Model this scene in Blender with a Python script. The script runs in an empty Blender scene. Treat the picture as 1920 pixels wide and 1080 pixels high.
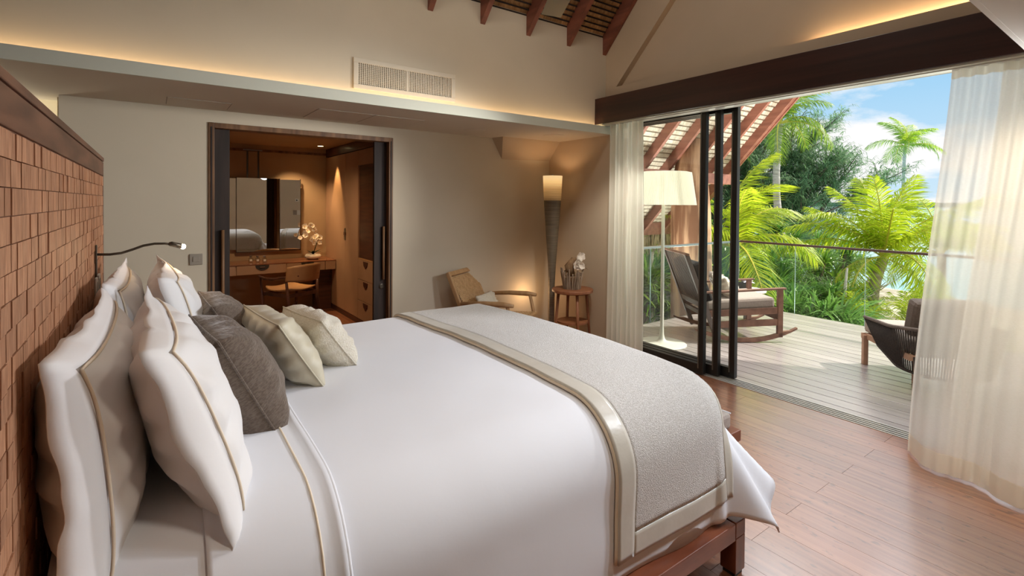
import bpy, math, random
from mathutils import Vector, Matrix, noise
R = random.Random(7)
PI = math.pi
sc = bpy.context.scene
COL = sc.collection

# ------------------------------------------------------------------ camera
cam_d = bpy.data.cameras.new('camera'); cam = bpy.data.objects.new('camera', cam_d); COL.objects.link(cam)
right = Vector((0.80981187, -0.58663447, 0.00804599))
down = Vector((-0.00192207, -0.01636695, -0.99986421))
fwd = Vector((0.5866865, 0.80968643, -0.0143817))
cam.matrix_world = Matrix(((right.x, -down.x, -fwd.x, 0), (right.y, -down.y, -fwd.y, 0), (right.z, -down.z, -fwd.z, 1.6), (0, 0, 0, 1)))
cam_d.sensor_width = 36; cam_d.lens = 17.555; cam_d.shift_y = -0.07625
cam_d.clip_start = .05; cam_d.clip_end = 3000
sc.camera = cam

# ------------------------------------------------------------------ view, sampling
vs = sc.view_settings
sc.display_settings.display_device = 'sRGB'
vs.view_transform = 'Standard'; vs.look = 'None'; vs.gamma = 1.0; vs.exposure = 0.0
vs.use_curve_mapping = False
cy = sc.cycles
cy.use_denoising = True
cy.max_bounces = 10; cy.diffuse_bounces = 5; cy.glossy_bounces = 4; cy.transmission_bounces = 6; cy.transparent_max_bounces = 14
cy.caustics_reflective = False; cy.caustics_refractive = False
cy.sample_clamp_indirect = 4.0

# ------------------------------------------------------------------ world
def make_world():
    w = bpy.data.worlds.new('sky'); sc.world = w; w.use_nodes = True
    nt = w.node_tree; nt.nodes.clear()
    N = nt.nodes.new; L = nt.links.new
    out = N('ShaderNodeOutputWorld'); bg = N('ShaderNodeBackground'); L(bg.outputs[0], out.inputs[0])
    tc = N('ShaderNodeTexCoord'); sep = N('ShaderNodeSeparateXYZ'); L(tc.outputs['Generated'], sep.inputs[0])
    ramp = N('ShaderNodeValToRGB'); L(sep.outputs[2], ramp.inputs[0])
    e = ramp.color_ramp.elements
    e[0].position = 0.0; e[0].color = (.62, .80, .93, 1)
    e[1].position = 1.0; e[1].color = (.07, .22, .60, 1)
    a = e.new(.10); a.color = (.50, .73, .92, 1)
    a = e.new(.30); a.color = (.21, .54, .86, 1)
    a = e.new(.55); a.color = (.13, .38, .76, 1)
    # clouds : noise on a flattened dome
    dv = N('ShaderNodeMath'); dv.operation = 'ADD'; dv.inputs[1].default_value = .22; L(sep.outputs[2], dv.inputs[0])
    dx = N('ShaderNodeMath'); dx.operation = 'DIVIDE'; L(sep.outputs[0], dx.inputs[0]); L(dv.outputs[0], dx.inputs[1])
    dy = N('ShaderNodeMath'); dy.operation = 'DIVIDE'; L(sep.outputs[1], dy.inputs[0]); L(dv.outputs[0], dy.inputs[1])
    cb = N('ShaderNodeCombineXYZ'); L(dx.outputs[0], cb.inputs[0]); L(dy.outputs[0], cb.inputs[1])
    nz = N('ShaderNodeTexNoise'); nz.inputs['Scale'].default_value = 1.15; nz.inputs['Detail'].default_value = 9; nz.inputs['Roughness'].default_value = .58
    mp = N('ShaderNodeMapping'); mp.inputs['Location'].default_value = CLOUD; L(cb.outputs[0], mp.inputs[0]); L(mp.outputs[0], nz.inputs['Vector'])
    cr = N('ShaderNodeValToRGB'); L(nz.outputs[0], cr.inputs[0])
    cr.color_ramp.elements[0].position = .41; cr.color_ramp.elements[0].color = (0, 0, 0, 1)
    cr.color_ramp.elements[1].position = .52; cr.color_ramp.elements[1].color = (1, 1, 1, 1)
    mx = N('ShaderNodeMix'); mx.data_type = 'RGBA'
    L(cr.outputs[0], mx.inputs[0]); L(ramp.outputs[0], mx.inputs[6]); mx.inputs[7].default_value = (.98, .97, .97, 1)
    L(mx.outputs[2], bg.inputs[0]); bg.inputs[1].default_value = 1.05
CLOUD = (4.3, 1.7, 0.0)
make_world()

def add_light(name, kind, loc, aim, power, color, size=.1, size_y=None, spot=None, blend=.6, spread=None):
    l = bpy.data.lights.new(name, kind); o = bpy.data.objects.new(name, l); COL.objects.link(o)
    o.location = loc; l.energy = power; l.color = color
    if kind == 'AREA':
        l.shape = 'RECTANGLE' if size_y else 'SQUARE'; l.size = size
        if size_y: l.size_y = size_y
        if spread: l.spread = spread
    elif kind == 'SUN': l.angle = size
    else: l.shadow_soft_size = size
    if kind == 'SPOT': l.spot_size = spot; l.spot_blend = blend
    if aim is not None:
        d = Vector(aim) - Vector(loc); o.rotation_euler = d.to_track_quat('-Z', 'Y').to_euler()
    return o
WARM = (1.0, .66, .36); NEUT = (1.0, .86, .70); DAY = (.86, .92, 1.0)
add_light('sun', 'SUN', (0, 0, 30), (-20 * .80, 20 * .50, 30 - 20 * .85), 6.5, (1.0, .93, .80), size=.012)
# fill lights added to brighten the room: soffit, roof space, doors, wall, curtains
add_light('soffit_fill', 'SPOT', (3.75, .30, 2.31), (.8, 2.6, .4), 235, DAY, size=.16, spot=math.radians(98), blend=.6)
add_light('soffit_fill', 'SPOT', (2.6, .30, 2.31), (1.7, 2.2, .2), 70, DAY, size=.12, spot=math.radians(95), blend=.6)
add_light('soffit_fill', 'SPOT', (.9, .25, 2.31), (1.2, 1.5, 0), 34, NEUT, size=.12, spot=math.radians(105), blend=.6)
add_light('ridge_fill', 'AREA', (1.9, 2.17, 4.6), (1.9, 2.4, .8), 31, (1, .90, .78), size=2.6, size_y=.4)
add_light('door_fill', 'SPOT', (3.85, 1.5, 2.40), (.10, 2.2, 1.05), 180, (.95, .95, 1.0), size=.07, spot=math.radians(50), blend=.5)
add_light('wall_fill', 'SPOT', (3.86, 2.2, 2.38), (.15, 4.9, 1.15), 330, (1.0, .96, .90), size=.10, spot=math.radians(52), blend=.9)
add_light('curtain_fill', 'SPOT', (3.35, 3.1, 2.33), (4.05, 3.6, 1.0), 60, (1.0, .92, .80), size=.08, spot=math.radians(75), blend=.8)
add_light('curtain_fill', 'SPOT', (3.2, .35, 2.31), (4.05, .35, 1.3), 115, (1.0, .84, .62), size=.08, spot=math.radians(90), blend=.8)
# added fill, no fittings: deck from under the roof, thatch from outside the railing
for lx, ly in ((5.6, 1.0), (7.3, 1.6), (5.6, 3.0), (7.2, 3.4)):
    add_light('deck_light', 'SPOT', (lx, ly, 3.3), (lx + .2, ly, 0), 135, (.84, .92, 1.0), size=.8, spot=math.radians(140), blend=.8)
for lx, ly in ((8.0, .4), (8.0, 1.9), (7.95, 3.4), (5.2, 4.75), (6.2, 4.6), (7.7, 4.75)):
    add_light('thatch_fill', 'SPOT', (lx, ly, -.1), (lx - .7, ly - .3, 3), 300, (1.0, .96, .90), size=.05, spot=math.radians(120), blend=.9)
# cove strips hidden behind the lips of the soffit and of the right wall
add_light('cove_strip', 'AREA', (1.2, 3.885, 2.40), (1.2, 3.93, 3.4), 6, WARM, size=5.6, size_y=.03)
add_light('cove_strip', 'AREA', (4.17, 1.55, 2.80), (4.17, 1.60, 4.0), 19, WARM, size=.03, size_y=2.5)
# dressing room
add_light('dressing_spot', 'SPOT', (2.05, 7.35, 2.37), (2.24, 7.38, 0.3), 80, (1, .62, .26), size=.02, spot=math.radians(46), blend=.5)
add_light('dressing_spot', 'SPOT', (1.55, 7.50, 2.37), (1.9, 7.8, .75), 60, WARM, size=.03, spot=math.radians(85), blend=.7)
add_light('dressing_spot', 'SPOT', (1.15, 6.0, 2.37), (1.55, 6.9, 0), 60, WARM, size=.05, spot=math.radians(120), blend=.8)
add_light('passage_lamp', 'POINT', (-1.0, 5.5, 2.2), None, 16, (1, .9, .68), size=.1)

# ------------------------------------------------------------------ materials
def mat(name, color, rough=.6, color2=None, scale=(5, 5, 5), detail=4, bump=0, bump_scale=None, contrast=(.35, .65), metal=0, coat=0, sheen=0,
        trans=0, emit=None, emit_s=0, vary=0, alpha=None, spec=None, translucent=0, tc_mode='Object', distort=0, weave=None, coat_ior=1.5, coat_rough=.15, dash=0):
    m = bpy.data.materials.new(name); m.use_nodes = True
    nt = m.node_tree; N = nt.nodes.new; L = nt.links.new
    b = nt.nodes['Principled BSDF']; out = nt.nodes['Material Output']
    b.inputs['Roughness'].default_value = rough; b.inputs['Metallic'].default_value = metal
    if coat: b.inputs['Coat Weight'].default_value = coat; b.inputs['Coat Roughness'].default_value = coat_rough; b.inputs['Coat IOR'].default_value = coat_ior
    if sheen: b.inputs['Sheen Weight'].default_value = sheen; b.inputs['Sheen Roughness'].default_value = .4
    if trans: b.inputs['Transmission Weight'].default_value = trans
    if spec is not None: b.inputs['Specular IOR Level'].default_value = spec
    if emit: b.inputs['Emission Color'].default_value = (*emit, 1); b.inputs['Emission Strength'].default_value = emit_s
    col = None
    tc = N('ShaderNodeTexCoord'); mp = N('ShaderNodeMapping'); mp.inputs['Scale'].default_value = scale; L(tc.outputs[tc_mode], mp.inputs[0])
    nz = N('ShaderNodeTexNoise'); nz.inputs['Scale'].default_value = 1; nz.inputs['Detail'].default_value = detail; nz.inputs['Distortion'].default_value = distort
    L(mp.outputs[0], nz.inputs['Vector'])
    if vary:
        oi = N('ShaderNodeObjectInfo'); ge = N('ShaderNodeNewGeometry')
        ad = N('ShaderNodeMath'); ad.operation = 'ADD'; L(oi.outputs['Random'], ad.inputs[0]); L(ge.outputs['Random Per Island'], ad.inputs[1])
        fr = N('ShaderNodeMath'); fr.operation = 'FRACT'; L(ad.outputs[0], fr.inputs[0])
        # shift the grain per piece
        va = N('ShaderNodeVectorMath'); va.operation = 'SCALE'; cbn = N('ShaderNodeCombineXYZ')
        L(fr.outputs[0], cbn.inputs[0]); L(fr.outputs[0], cbn.inputs[1]); L(fr.outputs[0], cbn.inputs[2]); L(cbn.outputs[0], va.inputs[0]); va.inputs['Scale'].default_value = 37
        vv = N('ShaderNodeVectorMath'); L(mp.outputs[0], vv.inputs[0]); L(va.outputs[0], vv.inputs[1]); L(vv.outputs[0], nz.inputs['Vector'])
    if color2:
        cr = N('ShaderNodeValToRGB'); L(nz.outputs[0], cr.inputs[0]); e = cr.color_ramp.elements
        e[0].position = contrast[0]; e[0].color = (*color, 1); e[1].position = contrast[1]; e[1].color = (*color2, 1)
        col = cr.outputs[0]
    else:
        rgb = N('ShaderNodeRGB'); rgb.outputs[0].default_value = (*color, 1); col = rgb.outputs[0]
    if dash:
        m3 = N('ShaderNodeMapping'); m3.inputs['Scale'].default_value = (38, 16, 1); n3 = N('ShaderNodeTexNoise'); n3.inputs['Scale'].default_value = 1; n3.inputs['Detail'].default_value = 3
        va3 = N('ShaderNodeVectorMath'); L(tc.outputs[tc_mode], va3.inputs[0]); L(va.outputs[0], va3.inputs[1]); L(va3.outputs[0], m3.inputs[0]); L(m3.outputs[0], n3.inputs['Vector'])
        c3 = N('ShaderNodeValToRGB'); L(n3.outputs[0], c3.inputs[0]); c3.color_ramp.elements[0].position = .62; c3.color_ramp.elements[0].color = (1, 1, 1, 1); c3.color_ramp.elements[1].position = .70; c3.color_ramp.elements[1].color = (1 - dash,) * 3 + (1,)
        mm = N('ShaderNodeMix'); mm.data_type = 'RGBA'; mm.blend_type = 'MULTIPLY'; mm.inputs[0].default_value = 1; L(col, mm.inputs[6]); L(c3.outputs[0], mm.inputs[7]); col = mm.outputs[2]
    if vary:
        hs = N('ShaderNodeHueSaturation'); mr = N('ShaderNodeMapRange'); L(fr.outputs[0], mr.inputs[0]); mr.inputs[3].default_value = 1 - vary; mr.inputs[4].default_value = 1 + vary
        L(mr.outputs[0], hs.inputs['Value']); L(col, hs.inputs['Color']); col = hs.outputs[0]
    L(col, b.inputs['Base Color'])
    if bump:
        bs = bump_scale or tuple(s * 3 for s in scale)
        if weave:
            w1 = N('ShaderNodeTexWave'); w1.wave_type = 'BANDS'; w1.bands_direction = 'X'; w1.inputs['Scale'].default_value = weave; w1.inputs['Distortion'].default_value = 1
            w2 = N('ShaderNodeTexWave'); w2.wave_type = 'BANDS'; w2.bands_direction = 'Z'; w2.inputs['Scale'].default_value = weave; w2.inputs['Distortion'].default_value = 1
            L(tc.outputs[tc_mode], w1.inputs[0]); L(tc.outputs[tc_mode], w2.inputs[0])
            am = N('ShaderNodeMath'); am.operation = 'ADD'; L(w1.outputs['Fac'], am.inputs[0]); L(w2.outputs['Fac'], am.inputs[1]); h = am.outputs[0]
        else:
            m2 = N('ShaderNodeMapping'); m2.inputs['Scale'].default_value = bs; L(tc.outputs[tc_mode], m2.inputs[0])
            n2 = N('ShaderNodeTexNoise'); n2.inputs['Scale'].default_value = 1; n2.inputs['Detail'].default_value = 6; L(m2.outputs[0], n2.inputs['Vector']); h = n2.outputs[0]
        bp = N('ShaderNodeBump'); bp.inputs['Strength'].default_value = bump; bp.inputs['Distance'].default_value = .01; L(h, bp.inputs['Height']); L(bp.outputs[0], b.inputs['Normal'])
    last = b.outputs[0]
    if translucent:
        tr = N('ShaderNodeBsdfTranslucent'); L(col, tr.inputs[0]); ms = N('ShaderNodeMixShader'); ms.inputs[0].default_value = translucent
        L(last, ms.inputs[1]); L(tr.outputs[0], ms.inputs[2]); last = ms.outputs[0]
    if alpha is not None:
        tp = N('ShaderNodeBsdfTransparent'); ms = N('ShaderNodeMixShader'); ms.inputs[0].default_value = alpha
        L(tp.outputs[0], ms.inputs[1]); L(last, ms.inputs[2]); last = ms.outputs[0]
    L(last, out.inputs[0])
    return m

def glass_mat(name, tint, refl=.08):
    m = bpy.data.materials.new(name); m.use_nodes = True; nt = m.node_tree; nt.nodes.clear(); N = nt.nodes.new; L = nt.links.new
    out = N('ShaderNodeOutputMaterial'); tp = N('ShaderNodeBsdfTransparent'); tp.inputs[0].default_value = (*tint, 1)
    gl = N('ShaderNodeBsdfGlossy'); gl.inputs['Roughness'].default_value = .02
    lw = N('ShaderNodeLayerWeight'); lw.inputs[0].default_value = .5
    pw = N('ShaderNodeMath'); pw.operation = 'POWER'; pw.inputs[1].default_value = 4.0; L(lw.outputs['Facing'], pw.inputs[0])
    mr = N('ShaderNodeMath'); mr.operation = 'MULTIPLY_ADD'; mr.inputs[1].default_value = .45; mr.inputs[2].default_value = refl * .4; L(pw.outputs[0], mr.inputs[0]); mr.use_clamp = True
    ms = N('ShaderNodeMixShader'); L(mr.outputs[0], ms.inputs[0]); L(tp.outputs[0], ms.inputs[1]); L(gl.outputs[0], ms.inputs[2]); L(ms.outputs[0], out.inputs[0])
    return m

M = {}
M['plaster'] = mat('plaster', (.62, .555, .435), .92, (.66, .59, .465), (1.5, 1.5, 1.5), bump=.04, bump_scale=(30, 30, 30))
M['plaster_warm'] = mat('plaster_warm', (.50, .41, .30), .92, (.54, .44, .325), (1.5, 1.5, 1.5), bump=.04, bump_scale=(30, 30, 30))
M['ceiling'] = mat('ceiling_paint', (.60, .55, .47), .85, (.63, .575, .49), (1, 1, 1))
M['lip'] = mat('lip_paint', (.60, .62, .54), .8)
M['floor'] = mat('bamboo_floor', (.22, .075, .035), .36, (.36, .15, .075), (42, 1.6, 10), detail=7, contrast=(.3, .7), vary=.16, coat=1.0, coat_ior=2.6, coat_rough=.2, dash=.45, bump=.04, bump_scale=(120, 6, 20))
M['deck'] = mat('deck_wood', (.30, .26, .255), .30, (.46, .41, .405), (40, 1.2, 10), detail=6, vary=.12, coat=1.0, coat_ior=2.3, coat_rough=.3, bump=.05, bump_scale=(120, 4, 20))
M['darkwood'] = mat('dark_wood', (.045, .016, .010), .42, (.10, .035, .020), (2, 2, 30), detail=6, coat=.15)
M['beam'] = mat('beam_wood', (.022, .008, .006), .35, (.048, .016, .011), (12, .7, 18), detail=6, coat=.2)
M['rafter'] = mat('rafter_wood', (.16, .055, .035), .6, (.26, .09, .055), (14, 1.5, 14), detail=5)
M['headwood'] = mat('headboard_wood', (.085, .036, .020), .45, (.19, .085, .048), (30, 3, 20), detail=6, coat=.1)
M['tile'] = mat('wood_mosaic', (.34, .155, .08), .55, (.50, .26, .145), (60, 90, 16), detail=4, vary=.15, bump=.2, bump_scale=(60, 160, 30))
M['grout'] = mat('mosaic_backing', (.20, .09, .05), .8)
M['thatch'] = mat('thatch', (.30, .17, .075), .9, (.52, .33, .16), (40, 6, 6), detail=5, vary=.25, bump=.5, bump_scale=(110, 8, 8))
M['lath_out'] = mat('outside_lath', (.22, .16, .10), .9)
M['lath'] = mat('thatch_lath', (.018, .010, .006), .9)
M['thatch_out'] = mat('thatch_outside', (.66, .58, .45), .9, (.86, .80, .68), (40, 6, 6), detail=5, vary=.12, bump=.4, bump_scale=(110, 8, 8))  # lighter copy of the thatch: outdoor brightness is put into the colour
M['rafter_out'] = mat('rafter_outside', (.27, .105, .075), .5, (.40, .17, .12), (14, 1.5, 14), detail=5)
M['linen'] = mat('white_linen', (.79, .81, .86), .75, sheen=.2, bump=.10, bump_scale=(14, 14, 14))
M['linen_pillow'] = mat('white_pillow_cotton', (.82, .81, .81), .75, sheen=.2, bump=.22, bump_scale=(9, 9, 9))
M['piping'] = mat('beige_piping', (.78, .67, .52), .7)
M['throw'] = mat('knit_throw', (.60, .58, .545), .95, (.76, .745, .72), (180, 180, 180), detail=2, contrast=(.4, .6), sheen=.3, bump=.7, bump_scale=(260, 260, 260))
M['satin'] = mat('satin_border', (.52, .49, .42), .28, (.60, .57, .50), (6, 6, 6), sheen=.3, bump=.12, bump_scale=(20, 60, 20))
M['brown_fab'] = mat('brown_weave', (.115, .082, .060), .9, (.165, .125, .095), (90, 30, 220), detail=2, contrast=(.4, .6), sheen=.4, bump=.6, bump_scale=(60, 40, 260))
M['cream_fab'] = mat('cream_satin', (.58, .53, .40), .5, sheen=.3, bump=.15, bump_scale=(12, 12, 12))
M['ivory_fab'] = mat('ivory_textured', (.74, .68, .55), .9, (.82, .77, .66), (120, 120, 120), sheen=.3, bump=.8, bump_scale=(150, 150, 150))
M['bedwood'] = mat('bed_wood', (.13, .032, .014), .35, (.24, .075, .035), (3, 14, 14), detail=6, coat=.3)
M['bedwood_leg'] = mat('bed_wood_upright', (.11, .028, .013), .35, (.20, .06, .03), (16, 16, 3), detail=6, coat=.3)
M['bronze'] = mat('dark_bronze', (.10, .085, .065), .35, metal=.8)
M['steel'] = mat('brushed_steel', (.42, .42, .40), .3, metal=1)
M['bulb'] = mat('lamp_bulb', (1, .9, .7), .4, emit=(1, .80, .50), emit_s=40)
M['spotbulb'] = mat('downlight_bulb', (1, .9, .7), .4, emit=(1, .74, .36), emit_s=9)
M['ventpaint'] = mat('vent_enamel', (.66, .60, .49), .5)
M['ventdark'] = mat('vent_duct', (.012, .010, .008), .9)
M['plate'] = mat('switch_plastic', (.33, .29, .24), .45)
M['whiteplastic'] = mat('white_plastic', (.75, .75, .70), .4)
M['frame_wood'] = mat('door_frame_wood', (.11, .050, .020), .55, (.26, .135, .060), (18, 18, 2), detail=6)
M['slide_wood'] = mat('sliding_door_wood', (.020, .012, .009), .65, (.040, .023, .017), (20, 20, 2), detail=6)
M['wardrobe'] = mat('wardrobe_leatherette', (.42, .265, .165), .5, (.46, .29, .185), (3, 3, 3))
M['dresswall'] = mat('dressing_wall', (.44, .31, .175), .75, (.50, .35, .20), (2, 2, 2))
M['desk_top'] = mat('desk_veneer', (.16, .060, .030), .22, (.28, .11, .055), (3, 30, 10), detail=6, coat=.4)
M['leather'] = mat('tan_leather', (.50, .28, .13), .38, (.58, .33, .16), (6, 6, 6), bump=.08, bump_scale=(60, 60, 60))
M['walnut'] = mat('walnut', (.075, .028, .016), .38, (.14, .055, .032), (12, 12, 3), detail=5, coat=.2)
M['oak'] = mat('pale_oak', (.42, .25, .115), .5, (.52, .32, .16), (20, 20, 4), detail=5)
M['cord'] = mat('paper_cord', (.52, .33, .16), .8, (.64, .43, .23), (30, 30, 30))
M['teak'] = mat('teak_table', (.23, .085, .035), .5, (.33, .13, .06), (14, 14, 5), detail=5)
M['shade_glow'] = mat('lamp_shade_lit', (.86, .68, .42), .7, emit=(1, .60, .24), emit_s=.9, bump=.2, bump_scale=(2, 2, 200))
M['lamp_body'] = mat('lamp_woven_body', (.13, .105, .072), .45, (.25, .205, .145), (3, 3, 120), detail=3, bump=.4, bump_scale=(3, 3, 260))
M['driftwood'] = mat('driftwood', (.20, .145, .10), .85, (.42, .33, .25), (20, 20, 4), detail=4)
M['husk'] = mat('coconut_husk', (.16, .09, .045), .95, (.30, .19, .10), (30, 30, 6), detail=5, bump=.6)
M['petal'] = mat('orchid_petal', (.90, .84, .76), .6, (.95, .9, .85), (20, 20, 20), translucent=.25)
M['petal_grey'] = mat('shaded_petal', (.62, .55, .47), .7, translucent=.2)
M['lipyellow'] = mat('orchid_lip', (.75, .45, .05), .6)
M['leafdark'] = mat('orchid_leaf', (.015, .035, .010), .35)
M['stone'] = mat('white_stone', (.68, .62, .55), .6, (.78, .72, .65), (8, 8, 8))
M['aluminium'] = mat('dark_aluminium', (.045, .045, .042), .38, metal=.6)
M['alu_light'] = mat('grey_aluminium', (.20, .20, .18), .35, metal=.7)
M['track_light'] = mat('track_rail', (.62, .62, .60), .4, metal=.3)
M['track_dark'] = mat('track_groove', (.01, .01, .01), .8)
M['pane'] = glass_mat('door_glass', (.975, .985, .98), .045)
M['railglass'] = glass_mat('rail_glass', (.965, .985, .975), .03)
M['glass_edge'] = mat('glass_edge', (.16, .24, .22), .4)
M['bottle_glass'] = glass_mat('bottle_glass', (.86, .86, .85), .10)
M['mirror'] = mat('mirror_silver', (.86, .86, .84), .01, metal=1)
M['sheer'] = mat('sheer_voile', (.92, .90, .85), .9, (.96, .94, .90), (60, 60, 300), detail=2, translucent=.6, alpha=.70)
M['sheer_dense'] = mat('sheer_voile_folded', (.93, .90, .82), .9, translucent=.55, alpha=.86)
M['rocker_wood'] = mat('outdoor_teak', (.14, .068, .045), .45, (.23, .12, .08), (10, 10, 10), detail=5)
M['grey_slat'] = mat('dark_stained_slat', (.13, .10, .09), .45)
M['char'] = mat('charcoal_fabric', (.022, .020, .020), .9)
M['taupe'] = mat('taupe_outdoor_fabric', (.33, .28, .25), .9, (.38, .33, .29), (60, 60, 60), bump=.2)
M['taupe_dark'] = mat('dark_taupe_fabric', (.135, .105, .090), .85, (.17, .135, .115), (60, 60, 60), bump=.2)
M['rope'] = mat('dark_rope', (.040, .032, .028), .8, (.075, .06, .052), (60, 60, 200), bump=.4)
M['lampwhite'] = mat('white_enamel', (.66, .65, .58), .4)
M['shade_white'] = mat('pleated_shade', (.88, .85, .74), .8, emit=(1, .92, .72), emit_s=.55, translucent=.3)
M['post'] = mat('trunk_post', (.22, .10, .05), .7, (.55, .33, .19), (9, 9, 1.1), detail=8, contrast=(.42, .6), bump=.35, bump_scale=(16, 16, 3))
M['railwood'] = mat('rail_hardwood', (.045, .022, .016), .4, (.07, .035, .025), (20, 2, 20))
M['palmtrunk'] = mat('palm_trunk', (.34, .27, .21), .9, (.56, .48, .40), (4, 4, 14), detail=4, bump=.5)
M['palmtrunk_g'] = mat('grey_palm_trunk', (.36, .32, .29), .9, (.60, .56, .52), (4, 4, 12), detail=4, bump=.5)
M['frond'] = mat('palm_leaflet', (.34, .50, .018), .45, (.62, .70, .05), (1.2, 1.2, 1.2), vary=.34, translucent=.5)
M['frond_tall'] = mat('tall_palm_leaflet', (.16, .30, .035), .45, (.34, .48, .06), (1.2, 1.2, 1.2), vary=.3, translucent=.45)
M['rachis'] = mat('palm_rachis', (.62, .56, .08), .5)
M['straps'] = mat('pandanus_leaf', (.09, .24, .04), .28, (.26, .46, .10), (2, 2, 2), vary=.45, translucent=.35)
M['straps_l'] = mat('light_pandanus_leaf', (.12, .28, .03), .35, (.32, .50, .06), (2, 2, 2), vary=.45, translucent=.4)
M['needles'] = mat('casuarina_needles', (.12, .25, .12), .7, (.28, .43, .20), (.5, .5, .5), vary=.35, translucent=.4)
M['bark'] = mat('dark_bark', (.10, .07, .055), .9, (.20, .15, .12), (6, 6, 3))
M['birch'] = mat('pale_branch', (.45, .40, .34), .9, (.70, .66, .60), (10, 10, 6))
M['sand'] = mat('sand_ground', (.42, .36, .27), .95, (.66, .60, .50), (1.1, 1.1, 1.1), detail=7, contrast=(.42, .6))
M['litter'] = mat('dark_soil', (.07, .06, .05), .95, (.16, .14, .11), (2, 2, 2), detail=7)
M['sea'] = mat('lagoon_water', (.16, .48, .58), .12, (.42, .74, .78), (.010, .05, 1), detail=4, bump=.15, bump_scale=(.6, .6, 1))
M['hill'] = mat('far_trees', (.12, .19, .16), .95, (.17, .25, .20), (.05, .05, .2))
M['fringe'] = mat('palm_thatch_fringe', (.34, .25, .15), .9, (.62, .50, .34), (20, 20, 4), vary=.3)
M['pot'] = mat('dark_planter', (.05, .055, .05), .6)
M['silverleaf'] = mat('silver_leaf', (.62, .62, .66), .6, translucent=.2)
M['tabletop_pale'] = mat('pale_stone_top', (.62, .60, .56), .4)

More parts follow.
